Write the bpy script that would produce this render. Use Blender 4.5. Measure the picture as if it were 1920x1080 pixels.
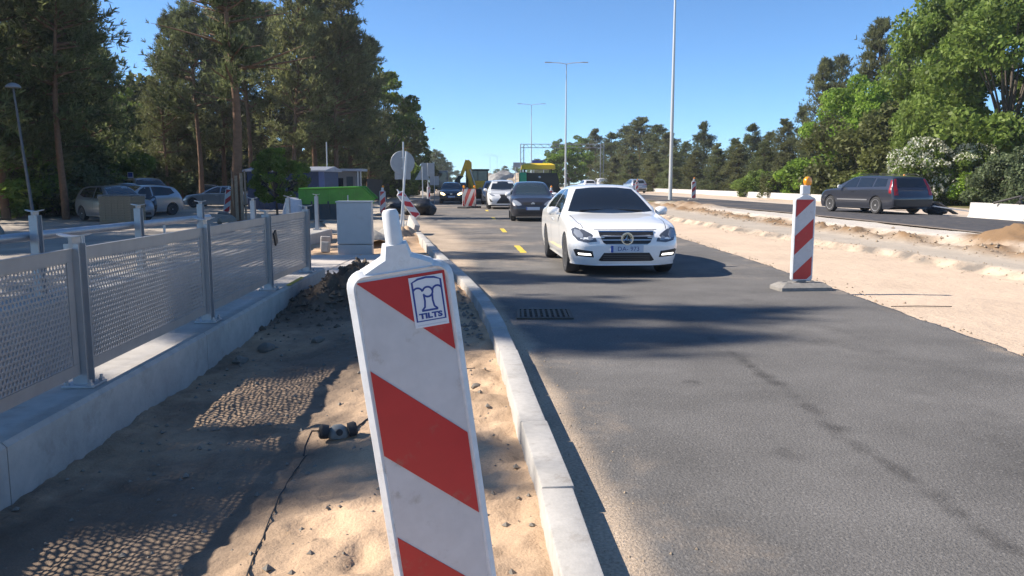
import bpy, bmesh, math, random
import numpy as np
from mathutils import Vector, Matrix, noise
from mathutils.bvhtree import BVHTree
from mathutils.geometry import delaunay_2d_cdt

R = math.radians
PI = math.pi
scene = bpy.context.scene
for o in list(bpy.data.objects):
    bpy.data.objects.remove(o)
C = scene.collection

# ------------------------------------------------------------------ camera
CAM_H = 1.47
PITCH = math.atan((540 - 343) / 1500)
cam_d = bpy.data.cameras.new('camera')
cam_d.lens = 36 * 1500 / 1920
cam_d.sensor_width = 36
cam_d.clip_start = 0.05
cam_d.clip_end = 5000
cam = bpy.data.objects.new('camera', cam_d)
C.objects.link(cam)
cam.location = (0, 0, CAM_H)
cam.rotation_euler = (PI / 2 - PITCH, 0, 0)
scene.camera = cam

# ------------------------------------------------------------------ sky, sun, exposure
SUN_EL = R(39)
SUN_FROM = R(4)          # the sun stands on the left, this far in front of the picture plane
sun_dir = Vector((-math.cos(SUN_EL) * math.cos(SUN_FROM), math.cos(SUN_EL) * math.sin(SUN_FROM), math.sin(SUN_EL)))
w = bpy.data.worlds.new('World')
scene.world = w
w.use_nodes = True
nt = w.node_tree
bg = nt.nodes['Background']
sky = nt.nodes.new('ShaderNodeTexSky')
sky.sky_type = 'NISHITA'
sky.sun_disc = False
sky.sun_elevation = SUN_EL
sky.sun_rotation = math.atan2(sun_dir.x, sun_dir.y)
sky.altitude = 0
sky.air_density = 0.6
sky.dust_density = 0.0
sky.ozone_density = 8.0
wb = nt.nodes.new('ShaderNodeVectorMath')      # camera white balance, even over the whole sky
wb.operation = 'MULTIPLY'
wb.inputs[1].default_value = (1.0, 1.10, 1.04)
nt.links.new(sky.outputs[0], wb.inputs[0])
nt.links.new(wb.outputs[0], bg.inputs[0])
bg.inputs[1].default_value = 0.115
sd = bpy.data.lights.new('sun', 'SUN')
sd.energy = 5.0
sd.angle = R(0.53)
sd.color = (1.0, 0.91, 0.79)
so = bpy.data.objects.new('sun', sd)
C.objects.link(so)
so.location = (-40, 10, 40)
so.rotation_euler = (-sun_dir).to_track_quat('-Z', 'Y').to_euler()
vs = scene.view_settings
vs.view_transform = 'Standard'
vs.look = 'None'
vs.exposure = 0.8
vs.gamma = 1.0
vs.use_curve_mapping = False
scene.cycles.max_bounces = 6
scene.cycles.transparent_max_bounces = 8

# ------------------------------------------------------------------ materials
def _n(nt, t, **kw):
    n = nt.nodes.new(t)
    for k, v in kw.items():
        setattr(n, k, v)
    return n

MATS = {}
def mat(name, col, rough=0.6, metal=0.0, var=None, bump=None, coat=0.0, emit=None, spec=0.5, world=False, var2=None, dirt=None):
    """Principled material; var=(scale, amount) mottles the colour, bump=(scale, strength, distance)."""
    m = bpy.data.materials.new(name)
    m.use_nodes = True
    t = m.node_tree
    b = t.nodes['Principled BSDF']
    b.inputs['Base Color'].default_value = (*col, 1)
    b.inputs['Roughness'].default_value = rough
    b.inputs['Metallic'].default_value = metal
    b.inputs['Specular IOR Level'].default_value = spec
    b.inputs['Coat Weight'].default_value = coat
    b.inputs['Coat Roughness'].default_value = 0.04
    if emit:
        b.inputs['Emission Color'].default_value = (*emit[0], 1)
        b.inputs['Emission Strength'].default_value = emit[1]
    co = None
    if var or bump or var2:
        if world:
            co = _n(t, 'ShaderNodeNewGeometry').outputs['Position']
        else:
            co = _n(t, 'ShaderNodeTexCoord').outputs['Object']
    src = None
    if var:
        nz = _n(t, 'ShaderNodeTexNoise')
        nz.inputs['Scale'].default_value = var[0]
        nz.inputs['Detail'].default_value = 6
        nz.inputs['Roughness'].default_value = 0.65
        t.links.new(co, nz.inputs['Vector'])
        rp = _n(t, 'ShaderNodeMapRange')
        rp.inputs['From Min'].default_value = 0.25
        rp.inputs['From Max'].default_value = 0.75
        rp.inputs['To Min'].default_value = 1 - var[1]
        rp.inputs['To Max'].default_value = 1 + var[1]
        t.links.new(nz.outputs[0], rp.inputs[0])
        mx = _n(t, 'ShaderNodeVectorMath', operation='SCALE')
        mx.inputs[0].default_value = col
        t.links.new(rp.outputs[0], mx.inputs['Scale'])
        src = mx.outputs[0]
        if var2:
            nz2 = _n(t, 'ShaderNodeTexNoise')
            nz2.inputs['Scale'].default_value = var2[0]
            nz2.inputs['Detail'].default_value = 3
            t.links.new(co, nz2.inputs['Vector'])
            rp2 = _n(t, 'ShaderNodeMapRange')
            rp2.inputs['From Min'].default_value = 0.3
            rp2.inputs['From Max'].default_value = 0.7
            rp2.inputs['To Min'].default_value = 1 - var2[1]
            rp2.inputs['To Max'].default_value = 1 + var2[1]
            t.links.new(nz2.outputs[0], rp2.inputs[0])
            m2 = _n(t, 'ShaderNodeVectorMath', operation='SCALE')
            t.links.new(src, m2.inputs[0])
            t.links.new(rp2.outputs[0], m2.inputs['Scale'])
            src = m2.outputs[0]
        if dirt:
            # splashes and dust: (scale, threshold, colour, strength)
            nd = _n(t, 'ShaderNodeTexNoise')
            nd.inputs['Scale'].default_value = dirt[0]
            nd.inputs['Detail'].default_value = 9
            nd.inputs['Roughness'].default_value = 0.72
            t.links.new(co, nd.inputs['Vector'])
            rd = _n(t, 'ShaderNodeMapRange')
            rd.inputs['From Min'].default_value = dirt[1]
            rd.inputs['From Max'].default_value = dirt[1] + 0.14
            rd.inputs['To Max'].default_value = dirt[3]
            t.links.new(nd.outputs[0], rd.inputs[0])
            md_ = _n(t, 'ShaderNodeMix', data_type='RGBA')
            t.links.new(rd.outputs[0], md_.inputs[0])
            t.links.new(src, md_.inputs[6])
            md_.inputs[7].default_value = (*dirt[2], 1)
            src = md_.outputs[2]
        t.links.new(src, b.inputs['Base Color'])
    if bump:
        nb = _n(t, 'ShaderNodeTexNoise')
        nb.inputs['Scale'].default_value = bump[0]
        nb.inputs['Detail'].default_value = 5
        t.links.new(co, nb.inputs['Vector'])
        bp = _n(t, 'ShaderNodeBump')
        bp.inputs['Strength'].default_value = bump[1]
        bp.inputs['Distance'].default_value = bump[2]
        t.links.new(nb.outputs[0], bp.inputs['Height'])
        t.links.new(bp.outputs[0], b.inputs['Normal'])
    MATS[name] = m
    return m

def leaf_mat(name, col, col2, trans=0.3, rough=0.55):
    m = bpy.data.materials.new(name)
    m.use_nodes = True
    t = m.node_tree
    b = t.nodes['Principled BSDF']
    out = t.nodes['Material Output']
    g = _n(t, 'ShaderNodeNewGeometry')
    oi = _n(t, 'ShaderNodeObjectInfo')
    mx = _n(t, 'ShaderNodeMix', data_type='RGBA')
    mx.inputs[6].default_value = (*col, 1)
    mx.inputs[7].default_value = (*col2, 1)
    t.links.new(g.outputs['Random Per Island'], mx.inputs[0])
    mr0 = _n(t, 'ShaderNodeMapRange')
    mr0.inputs['To Min'].default_value = 0.78
    mr0.inputs['To Max'].default_value = 1.22
    t.links.new(oi.outputs['Random'], mr0.inputs[0])
    tc = _n(t, 'ShaderNodeTexCoord')            # whole sprays differ in tone, older and younger growth
    ns = _n(t, 'ShaderNodeTexNoise')
    ns.inputs['Scale'].default_value = 0.9
    ns.inputs['Detail'].default_value = 2
    t.links.new(tc.outputs['Object'], ns.inputs['Vector'])
    mr1 = _n(t, 'ShaderNodeMapRange')
    mr1.inputs['From Min'].default_value = 0.35
    mr1.inputs['From Max'].default_value = 0.65
    mr1.inputs['To Min'].default_value = 0.68
    mr1.inputs['To Max'].default_value = 1.35
    t.links.new(ns.outputs[0], mr1.inputs[0])
    mr = _n(t, 'ShaderNodeMath', operation='MULTIPLY')
    t.links.new(mr0.outputs[0], mr.inputs[0])
    t.links.new(mr1.outputs[0], mr.inputs[1])
    sc = _n(t, 'ShaderNodeVectorMath', operation='SCALE')
    t.links.new(mx.outputs[2], sc.inputs[0])
    t.links.new(mr.outputs[0], sc.inputs['Scale'])
    t.links.new(sc.outputs[0], b.inputs['Base Color'])
    b.inputs['Roughness'].default_value = rough
    b.inputs['Specular IOR Level'].default_value = 0.3
    tr = _n(t, 'ShaderNodeBsdfTranslucent')
    t.links.new(sc.outputs[0], tr.inputs[0])
    ms = _n(t, 'ShaderNodeMixShader')
    ms.inputs[0].default_value = trans
    t.links.new(b.outputs[0], ms.inputs[1])
    t.links.new(tr.outputs[0], ms.inputs[2])
    t.links.new(ms.outputs[0], out.inputs[0])
    MATS[name] = m
    return m

mat('steel', (0.42, 0.43, 0.45), 0.42, 0.75, var=(9, 0.10), bump=(60, 0.05, 0.002))
mat('steel_panel', (0.37, 0.36, 0.355), 0.45, 0.55, var=(5, 0.10), dirt=(7, 0.56, (0.27, 0.25, 0.22), 0.35))
mat('dark_steel', (0.06, 0.06, 0.065), 0.5, 0.5)
mat('concrete', (0.40, 0.375, 0.345), 0.85, var=(7, 0.16), bump=(45, 0.3, 0.004), var2=(1.3, 0.14), dirt=(2.6, 0.54, (0.20, 0.17, 0.14), 0.45))
mat('kerb_concrete', (0.42, 0.40, 0.372), 0.85, var=(30, 0.12), bump=(90, 0.4, 0.003), var2=(2.0, 0.16), world=True, dirt=(7, 0.55, (0.22, 0.18, 0.14), 0.5))
mat('white_concrete', (0.50, 0.48, 0.45), 0.85, var=(3, 0.10), bump=(20, 0.2, 0.01))
mat('board_white', (0.54, 0.535, 0.545), 0.42, var=(3, 0.06), var2=(22, 0.05), dirt=(13, 0.575, (0.28, 0.24, 0.19), 0.55), bump=(180, 0.06, 0.001))
mat('rim_white', (0.68, 0.69, 0.70), 0.45, var=(6, 0.08), var2=(40, 0.05), dirt=(11, 0.57, (0.33, 0.28, 0.22), 0.5), bump=(60, 0.06, 0.002))
mat('board_red', (0.46, 0.020, 0.024), 0.38, var=(5, 0.12), dirt=(13, 0.585, (0.30, 0.15, 0.11), 0.5), bump=(180, 0.06, 0.001))
mat('sticker_white', (0.68, 0.70, 0.74), 0.4)
mat('sticker_blue', (0.02, 0.05, 0.25), 0.4)
mat('rubber', (0.035, 0.035, 0.037), 0.75, var=(12, 0.3))
mat('dusty_rubber', (0.24, 0.225, 0.205), 0.9, var=(14, 0.25), bump=(60, 0.3, 0.004))
mat('amber', (0.85, 0.30, 0.01), 0.25)
mat('lamp_yellow', (0.75, 0.50, 0.03), 0.35)
mat('glass', (0.012, 0.016, 0.022), 0.05, spec=0.6, coat=0.3)
mat('glass_clear', (0.03, 0.045, 0.055), 0.06, spec=0.7)
mat('black_plastic', (0.018, 0.018, 0.02), 0.5)
mat('chrome', (0.75, 0.75, 0.77), 0.15, 1.0)
mat('grille_silver', (0.45, 0.46, 0.48), 0.3, 0.7)
mat('rim_alloy', (0.62, 0.62, 0.64), 0.35, 0.25)
mat('rim_dark', (0.13, 0.13, 0.14), 0.4, 0.3)
mat('headlight', (0.38, 0.40, 0.43), 0.12, 0.4, coat=1.0)
mat('headlight_dark', (0.12, 0.13, 0.15), 0.08, 0.3, coat=1.0)
mat('lamp_on', (0.9, 0.9, 0.85), 0.3, emit=((1, 0.95, 0.85), 2.2))
mat('lamp_warm', (0.9, 0.8, 0.5), 0.3, emit=((1, 0.75, 0.35), 3.0))
mat('tail_red', (0.30, 0.010, 0.012), 0.2, coat=0.5)
mat('plate_white', (0.50, 0.55, 0.63), 0.4)
mat('plate_blue', (0.03, 0.09, 0.38), 0.4)
mat('plate_ink', (0.03, 0.06, 0.20), 0.5)
mat('paint_white', (0.86, 0.86, 0.85), 0.30, coat=1.0)
mat('paint_pearl', (0.70, 0.70, 0.70), 0.3, coat=1.0)
mat('paint_graphite', (0.035, 0.036, 0.046), 0.3, 0.3, coat=1.0)
mat('paint_black', (0.012, 0.013, 0.018), 0.25, 0.1, coat=1.0)
mat('paint_charcoal', (0.040, 0.045, 0.062), 0.3, 0.4, coat=1.0)
mat('paint_silver', (0.42, 0.44, 0.47), 0.32, 0.6, coat=1.0)
mat('paint_grey', (0.22, 0.23, 0.25), 0.32, 0.5, coat=1.0)
mat('paint_van', (0.06, 0.075, 0.10), 0.35, 0.3, coat=1.0)
mat('paint_red', (0.25, 0.02, 0.02), 0.3, 0.1, coat=1.0)
mat('machine_yellow', (0.78, 0.44, 0.02), 0.45, var=(4, 0.15))
mat('canopy_yellow', (0.78, 0.55, 0.03), 0.5, var=(3, 0.06))
mat('machine_green', (0.03, 0.42, 0.20), 0.45, var=(4, 0.15))
mat('machine_dark', (0.018, 0.03, 0.03), 0.6, var=(4, 0.2))
mat('hydraulic', (0.55, 0.55, 0.55), 0.3, 0.8)
mat('cabinet_grey', (0.43, 0.45, 0.46), 0.55, var=(6, 0.05), dirt=(4, 0.56, (0.32, 0.29, 0.25), 0.4))
mat('container_green', (0.065, 0.25, 0.022), 0.5, var=(3, 0.2), dirt=(5, 0.55, (0.14, 0.15, 0.07), 0.6))
mat('container_dark', (0.015, 0.035, 0.05), 0.55, var=(5, 0.25))
mat('shed_blue', (0.030, 0.060, 0.135), 0.6, var=(3, 0.15))
mat('shed_blue_light', (0.10, 0.15, 0.33), 0.6, var=(3, 0.1))
mat('shed_roof', (0.35, 0.38, 0.46), 0.4, 0.3, var=(2, 0.2))
mat('kiosk', (0.16, 0.165, 0.17), 0.7, var=(3, 0.1))
mat('brick_tan', (0.24, 0.19, 0.13), 0.85, var=(20, 0.25))
mat('timber', (0.26, 0.20, 0.14), 0.85, var=(8, 0.25))
mat('plastic_sheet', (0.16, 0.17, 0.18), 0.3, var=(6, 0.3))
mat('old_pole', (0.11, 0.12, 0.135), 0.6, 0.2, var=(6, 0.2))
mat('sign_back', (0.32, 0.34, 0.36), 0.5, 0.4, var=(6, 0.08))
mat('galv', (0.50, 0.52, 0.54), 0.45, 0.6, var=(20, 0.08))
mat('gantry_grey', (0.30, 0.31, 0.33), 0.5, 0.4)
mat('pole_light', (0.62, 0.63, 0.62), 0.45, 0.4)
mat('sign_blue', (0.015, 0.05, 0.30), 0.5)
mat('lamp_globe', (0.25, 0.27, 0.30), 0.3)
mat('bag_white', (0.55, 0.55, 0.60), 0.7, var=(8, 0.1))
mat('black_bag', (0.012, 0.012, 0.013), 0.45, var=(8, 0.3), bump=(9, 0.8, 0.05))
mat('fabric_grey', (0.30, 0.28, 0.25), 0.9, var=(8, 0.2), bump=(12, 0.6, 0.03))
mat('mask_grey', (0.22, 0.23, 0.22), 0.6, var=(30, 0.2))
mat('cable', (0.03, 0.028, 0.026), 0.7)
mat('stone', (0.22, 0.20, 0.17), 0.9, var=(12, 0.3), bump=(40, 0.6, 0.01))
mat('iron', (0.10, 0.085, 0.07), 0.7, 0.4, var=(25, 0.3))
mat('paint_yellow_line', (0.70, 0.50, 0.06), 0.8, var=(14, 0.35), world=True)
mat('yellow_tape', (0.55, 0.42, 0.04), 0.6)
mat('paper', (0.6, 0.58, 0.54), 0.8)
mat('bark_pine', (0.17, 0.095, 0.055), 0.9, var=(6, 0.35), bump=(14, 0.8, 0.03))
mat('bark_grey', (0.085, 0.07, 0.055), 0.9, var=(6, 0.3), bump=(14, 0.8, 0.03))
leaf_mat('needles', (0.105, 0.130, 0.048), (0.185, 0.208, 0.085), 0.48)
leaf_mat('needles_brown', (0.122, 0.134, 0.050), (0.200, 0.208, 0.086), 0.48)
leaf_mat('needles_blue', (0.080, 0.115, 0.062), (0.135, 0.168, 0.092), 0.45)
leaf_mat('leaves_fresh', (0.145, 0.250, 0.026), (0.240, 0.345, 0.055), 0.48)
leaf_mat('leaves_mid', (0.120, 0.185, 0.032), (0.215, 0.285, 0.065), 0.48)
leaf_mat('leaves_olive', (0.100, 0.118, 0.032), (0.150, 0.165, 0.055), 0.40)
leaf_mat('leaves_grey', (0.100, 0.135, 0.060), (0.150, 0.185, 0.092), 0.40)
leaf_mat('blossom', (0.56, 0.56, 0.46), (0.74, 0.74, 0.64), 0.35)

# ------------------------------------------------------------------ mesh helpers
class MB:
    """Collects shapes and links them as one mesh object."""
    def __init__(self):
        self.v = []
        self.f = []
    def add(self, vs, fs):
        n = len(self.v)
        self.v += [tuple(p) for p in vs]
        self.f += [tuple(i + n for i in f) for f in fs]
        return self
    def box(self, c, s, rz=0, m=None, b=0.0):
        hx, hy, hz = s[0] / 2, s[1] / 2, s[2] / 2
        if b > 0:
            b = min(b, hx * .9, hy * .9, hz * .9)
            bm = bmesh.new()
            bmesh.ops.create_cube(bm, size=1)
            for q in bm.verts:
                q.co = Vector((q.co.x * s[0], q.co.y * s[1], q.co.z * s[2]))
            bmesh.ops.bevel(bm, geom=bm.edges[:], offset=b, segments=2, profile=0.5, affect='EDGES')
            vs = [q.co.copy() for q in bm.verts]
            fs = [[q.index for q in f.verts] for f in bm.faces]
            bm.free()
        else:
            vs = [Vector((x, y, z)) for x in (-hx, hx) for y in (-hy, hy) for z in (-hz, hz)]
            fs = [(0, 1, 3, 2), (4, 6, 7, 5), (0, 4, 5, 1), (2, 3, 7, 6), (0, 2, 6, 4), (1, 5, 7, 3)]
        mm = Matrix.Translation(c) @ (m if m is not None else Matrix.Rotation(rz, 4, 'Z'))
        return self.add([mm @ p for p in vs], fs)
    def tube(self, path, r, n=8, cap=True, r1=None):
        """Round tube along a path; r may be a list of radii."""
        P = [Vector(p) for p in path]
        k = len(P)
        if r1 is not None:
            rr = [r + (r1 - r) * i / (k - 1) for i in range(k)]
        else:
            rr = r if isinstance(r, (list, tuple)) else [r] * k
        vs, fs = [], []
        up = None
        for i in range(k):
            t = (P[min(i + 1, k - 1)] - P[max(i - 1, 0)]).normalized()
            if up is None:
                up = Vector((0, 0, 1)) if abs(t.z) < 0.9 else Vector((0, 1, 0))
            a = t.cross(up)
            if a.length < 1e-4:
                a = t.orthogonal()
            a.normalize()
            b = a.cross(t).normalized()
            up = b
            for j in range(n):
                q = 2 * PI * j / n
                vs.append(P[i] + a * math.cos(q) * rr[i] + b * math.sin(q) * rr[i])
        for i in range(k - 1):
            for j in range(n):
                fs.append((i * n + j, i * n + (j + 1) % n, (i + 1) * n + (j + 1) % n, (i + 1) * n + j))
        if cap:
            fs.append(tuple(range(n - 1, -1, -1)))
            fs.append(tuple((k - 1) * n + j for j in range(n)))
        return self.add(vs, fs)
    def cyl(self, a, b, r, n=12, r1=None):
        return self.tube([a, b], r, n, True, r1)
    def lathe(self, prof, n=20, m=None):
        """Profile of (radius, z) turned about Z."""
        vs, fs = [], []
        for (r, z) in prof:
            for j in range(n):
                q = 2 * PI * j / n
                vs.append(Vector((r * math.cos(q), r * math.sin(q), z)))
        for i in range(len(prof) - 1):
            for j in range(n):
                fs.append((i * n + j, i * n + (j + 1) % n, (i + 1) * n + (j + 1) % n, (i + 1) * n + j))
        if prof[0][0] > 1e-5:
            fs.append(tuple(range(n - 1, -1, -1)))
        if prof[-1][0] > 1e-5:
            fs.append(tuple((len(prof) - 1) * n + j for j in range(n)))
        if m is not None:
            vs = [m @ p for p in vs]
        return self.add(vs, fs)
    def prism(self, pts, d0, d1, m=None):
        """Outline pts (a, b) in the XZ plane, from y=d0 to y=d1."""
        n = len(pts)
        vs = [Vector((a, d0, b)) for a, b in pts] + [Vector((a, d1, b)) for a, b in pts]
        fs = [tuple(range(n)), tuple(range(2 * n - 1, n - 1, -1))]
        for i in range(n):
            j = (i + 1) % n
            fs.append((i, i + n, j + n, j))
        if m is not None:
            vs = [m @ p for p in vs]
        return self.add(vs, fs)
    def mesh(self, name, smooth=None):
        me = bpy.data.meshes.new(name)
        me.from_pydata(self.v, [], self.f)
        me.validate()
        bm = bmesh.new()
        bm.from_mesh(me)
        bmesh.ops.recalc_face_normals(bm, faces=bm.faces)
        bm.to_mesh(me)
        bm.free()
        if smooth is not None:
            me.polygons.foreach_set('use_smooth', [True] * len(me.polygons))
            try:
                me.set_sharp_from_angle(angle=R(smooth))
            except Exception:
                pass
        return me
    def build(self, name, material, parent=None, smooth=None):
        return link(name, self.mesh(name, smooth), material, parent)

def link(name, me, material=None, parent=None):
    o = bpy.data.objects.new(name, me)
    C.objects.link(o)
    if material is not None and me is not None:
        m = MATS[material] if isinstance(material, str) else material
        if len(me.materials) == 0:
            me.materials.append(m)
    if parent is not None:
        o.parent = parent
    return o

def tag(o, label=None, cat=None, group=None, kind=None):
    if label: o['label'] = label
    if cat: o['category'] = cat
    if group: o['group'] = group
    if kind: o['kind'] = kind
    return o

def thing(name, label, cat, loc=(0, 0, 0), rz=0, group=None):
    o = bpy.data.objects.new(name, None)
    C.objects.link(o)
    o.empty_display_size = 0.2
    o.location = loc
    o.rotation_euler = (0, 0, rz)
    return tag(o, label, cat, group)

KIDS = {}
def dup(root, loc=None, rz=None, label=None, group=None, scale=None):
    r = root.copy()
    C.objects.link(r)
    if loc is not None: r.location = loc
    if rz is not None: r.rotation_euler = (0, 0, rz)
    if scale is not None: r.scale = scale
    if label: r['label'] = label
    if group: r['group'] = group
    for ch in list(root.children):
        c = ch.copy()
        C.objects.link(c)
        c.parent = r
        for g in list(ch.children):
            d = g.copy()
            C.objects.link(d)
            d.parent = c
    return r

def pchip(xs, ys):
    xs = np.array(xs, float); ys = np.array(ys, float)
    h = np.diff(xs); dl = np.diff(ys) / h
    d = np.zeros(len(xs))
    for i in range(1, len(xs) - 1):
        if dl[i - 1] * dl[i] > 0:
            w1 = 2 * h[i] + h[i - 1]; w2 = h[i] + 2 * h[i - 1]
            d[i] = (w1 + w2) / (w1 / dl[i - 1] + w2 / dl[i])
    d[0] = dl[0]; d[-1] = dl[-1]
    def f(x):
        x = np.clip(x, xs[0], xs[-1])
        i = int(np.clip(np.searchsorted(xs, x) - 1, 0, len(xs) - 2))
        t = (x - xs[i]) / h[i]
        return float((1 + 2 * t) * (1 - t) ** 2 * ys[i] + t * (1 - t) ** 2 * h[i] * d[i]
                     + t * t * (3 - 2 * t) * ys[i + 1] + t * t * (t - 1) * h[i] * d[i + 1])
    return f

def lin(pts):
    xs = [p[0] for p in pts]; ys = [p[1] for p in pts]
    return lambda x: float(np.interp(x, xs, ys))

def smooth(a, b, x):
    t = min(1, max(0, (x - a) / (b - a)))
    return t * t * (3 - 2 * t)

def fnoise(x, y, s, oct=4, seed=0.0):
    return noise.fractal(Vector((x * s + seed, y * s - seed, seed * 0.37)), 0.8, 2.1, oct)

def attr(me, name, vals):
    a = me.attributes.new(name, 'FLOAT', 'POINT')
    a.data.foreach_set('value', list(vals))

def sheet(name, xs_of_row, ys, zfun, attrs, material, kind='structure', parent=None):
    """Grid mesh: row at each y with its own x positions; zfun(x, y); attrs {name: fun(x, y)}."""
    vs, fs = [], []
    nx = len(xs_of_row(ys[0]))
    for y in ys:
        for x in xs_of_row(y):
            vs.append((x, y, zfun(x, y)))
    for j in range(len(ys) - 1):
        for i in range(nx - 1):
            a = j * nx + i
            fs.append((a, a + 1, a + nx + 1, a + nx))
    me = bpy.data.meshes.new(name)
    me.from_pydata(vs, [], fs)
    me.polygons.foreach_set('use_smooth', [True] * len(me.polygons))
    for k, f in attrs.items():
        attr(me, k, [f(p[0], p[1]) for p in vs])
    o = link(name, me, material, parent)
    if kind: o['kind'] = kind
    return o

def yrange(*segs):
    out = []
    for a, b, st in segs:
        n = max(1, round((b - a) / st))
        out += [a + (b - a) * i / n for i in range(n)]
    out.append(segs[-1][1])
    return out

ORD = ['first', 'second', 'third', 'fourth', 'fifth', 'sixth', 'seventh', 'eighth', 'ninth', 'tenth',
       'eleventh', 'twelfth', 'thirteenth', 'fourteenth', 'fifteenth', 'sixteenth', 'seventeenth', 'eighteenth']
def spot(u, Y):
    """Ground X of something seen at photo column u and standing Y metres away."""
    return (u - 960) / 1500 * (Y * math.cos(PITCH) + CAM_H * math.sin(PITCH))
def tall(v, Y):
    """Height of a top seen at photo row v, Y metres away."""
    return CAM_H + (343 - v) / 1500 * Y
# ================================================================== ground, roads, kerbs
def layered(name, base, rough, layers, fine=(180, 0.2), coarse=(0.6, 0.12), bump=(90, 0.5, 0.006), bump2=None, speck=None):
    """Ground material: a mottled base, then layers [(attribute, colour)] mixed over it."""
    m = bpy.data.materials.new(name)
    m.use_nodes = True
    t = m.node_tree
    b = t.nodes['Principled BSDF']
    b.inputs['Roughness'].default_value = rough
    b.inputs['Specular IOR Level'].default_value = 0.25
    pos = _n(t, 'ShaderNodeNewGeometry').outputs['Position']
    def nz(scale, detail=5, rough=0.6):
        n = _n(t, 'ShaderNodeTexNoise')
        n.inputs['Scale'].default_value = scale
        n.inputs['Detail'].default_value = detail
        n.inputs['Roughness'].default_value = rough
        t.links.new(pos, n.inputs['Vector'])
        return n.outputs[0]
    def mr(src, a, b_, c, d):
        n = _n(t, 'ShaderNodeMapRange')
        for i, x in enumerate((a, b_, c, d)):
            n.inputs[i + 1].default_value = x
        t.links.new(src, n.inputs[0])
        return n.outputs[0]
    col = None
    rgb = _n(t, 'ShaderNodeRGB')
    rgb.outputs[0].default_value = (*base, 1)
    col = rgb.outputs[0]
    for attr_name, c2 in layers:
        at_ = _n(t, 'ShaderNodeAttribute', attribute_name=attr_name)
        ad = _n(t, 'ShaderNodeMath', operation='MULTIPLY_ADD')
        ad.inputs[1].default_value = 0.9
        t.links.new(nz(3.5, 8, 0.7), ad.inputs[0])
        ad.inputs[2].default_value = -0.45
        sm = _n(t, 'ShaderNodeMath', operation='ADD')
        t.links.new(at_.outputs['Fac'], sm.inputs[0])
        ml = _n(t, 'ShaderNodeMath', operation='MULTIPLY')
        g = mr(at_.outputs['Fac'], 0.0, 0.15, 0, 1)
        t.links.new(ad.outputs[0], ml.inputs[0]); t.links.new(g, ml.inputs[1])
        t.links.new(ml.outputs[0], sm.inputs[1])
        cl = mr(sm.outputs[0], 0.1, 0.9, 0, 1)
        mx = _n(t, 'ShaderNodeMix', data_type='RGBA')
        t.links.new(cl, mx.inputs[0])
        t.links.new(col, mx.inputs[6])
        mx.inputs[7].default_value = (*c2, 1)
        col = mx.outputs[2]
    for sc, am in (fine, coarse):
        v = _n(t, 'ShaderNodeVectorMath', operation='SCALE')
        t.links.new(col, v.inputs[0])
        t.links.new(mr(nz(sc), 0.28, 0.72, 1 - am, 1 + am), v.inputs['Scale'])
        col = v.outputs[0]
    if speck:
        vo = _n(t, 'ShaderNodeTexVoronoi')
        vo.inputs['Scale'].default_value = speck[0]
        t.links.new(pos, vo.inputs['Vector'])
        sp_ = mr(vo.outputs['Color'], speck[2], speck[2] + 0.05, 0, speck[3])
        mx = _n(t, 'ShaderNodeMix', data_type='RGBA')
        t.links.new(sp_, mx.inputs[0])
        t.links.new(col, mx.inputs[6])
        mx.inputs[7].default_value = (*speck[1], 1)
        col = mx.outputs[2]
    t.links.new(col, b.inputs['Base Color'])
    bp = _n(t, 'ShaderNodeBump')
    bp.inputs['Strength'].default_value = bump[1]
    bp.inputs['Distance'].default_value = bump[2]
    t.links.new(nz(bump[0], 4), bp.inputs['Height'])
    nrm = bp.outputs[0]
    if bump2:
        b2 = _n(t, 'ShaderNodeBump')
        b2.inputs['Strength'].default_value = bump2[1]
        b2.inputs['Distance'].default_value = bump2[2]
        t.links.new(nz(bump2[0], 6), b2.inputs['Height'])
        t.links.new(nrm, b2.inputs['Normal'])
        nrm = b2.outputs[0]
    t.links.new(nrm, b.inputs['Normal'])
    MATS[name] = m
    return m

DUST = (0.44, 0.345, 0.255)
layered('asphalt', (0.146, 0.139, 0.132), 0.9, [('seam', (0.045, 0.042, 0.04)), ('dust', DUST)],
        fine=(60, 0.32), coarse=(0.9, 0.24), bump=(75, 1.0, 0.010), bump2=(1.2, 0.12, 0.03), speck=(95, (0.30, 0.285, 0.27), 0.82, 0.34))
layered('far_asphalt', (0.062, 0.063, 0.070), 0.9, [('dust', DUST)],
        fine=(60, 0.25), coarse=(0.5, 0.12), bump=(90, 0.5, 0.006))
layered('walk_sand', (0.53, 0.372, 0.243), 0.95, [('soil', (0.195, 0.145, 0.105)), ('dark', (0.115, 0.088, 0.066))],  # soil tone is brown earth, deepened for the shaded side of the footway
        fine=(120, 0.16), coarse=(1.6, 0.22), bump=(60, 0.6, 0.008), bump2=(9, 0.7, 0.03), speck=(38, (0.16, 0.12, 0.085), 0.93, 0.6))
layered('median_sand', (0.58, 0.45, 0.335), 0.95, [('grey', (0.42, 0.365, 0.30)), ('pale', (0.52, 0.475, 0.42)), ('soil', (0.245, 0.155, 0.085)), ('gravel', (0.20, 0.175, 0.15)), ('grass', (0.13, 0.12, 0.05))],
        fine=(60, 0.10), coarse=(0.7, 0.10), bump=(40, 0.6, 0.012), bump2=(6, 0.5, 0.05))
layered('lot_gravel', (0.30, 0.27, 0.235), 0.95, [('pale', (0.50, 0.42, 0.33))],
        fine=(30, 0.2), coarse=(0.4, 0.2), bump=(25, 0.6, 0.02))
layered('wild_ground', (0.11, 0.115, 0.045), 0.95, [], fine=(8, 0.3), coarse=(0.15, 0.3), bump=(6, 0.8, 0.08))
layered('slab', (0.52, 0.47, 0.42), 0.9, [], fine=(30, 0.1), coarse=(1.5, 0.12), bump=(60, 0.3, 0.004))

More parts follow.
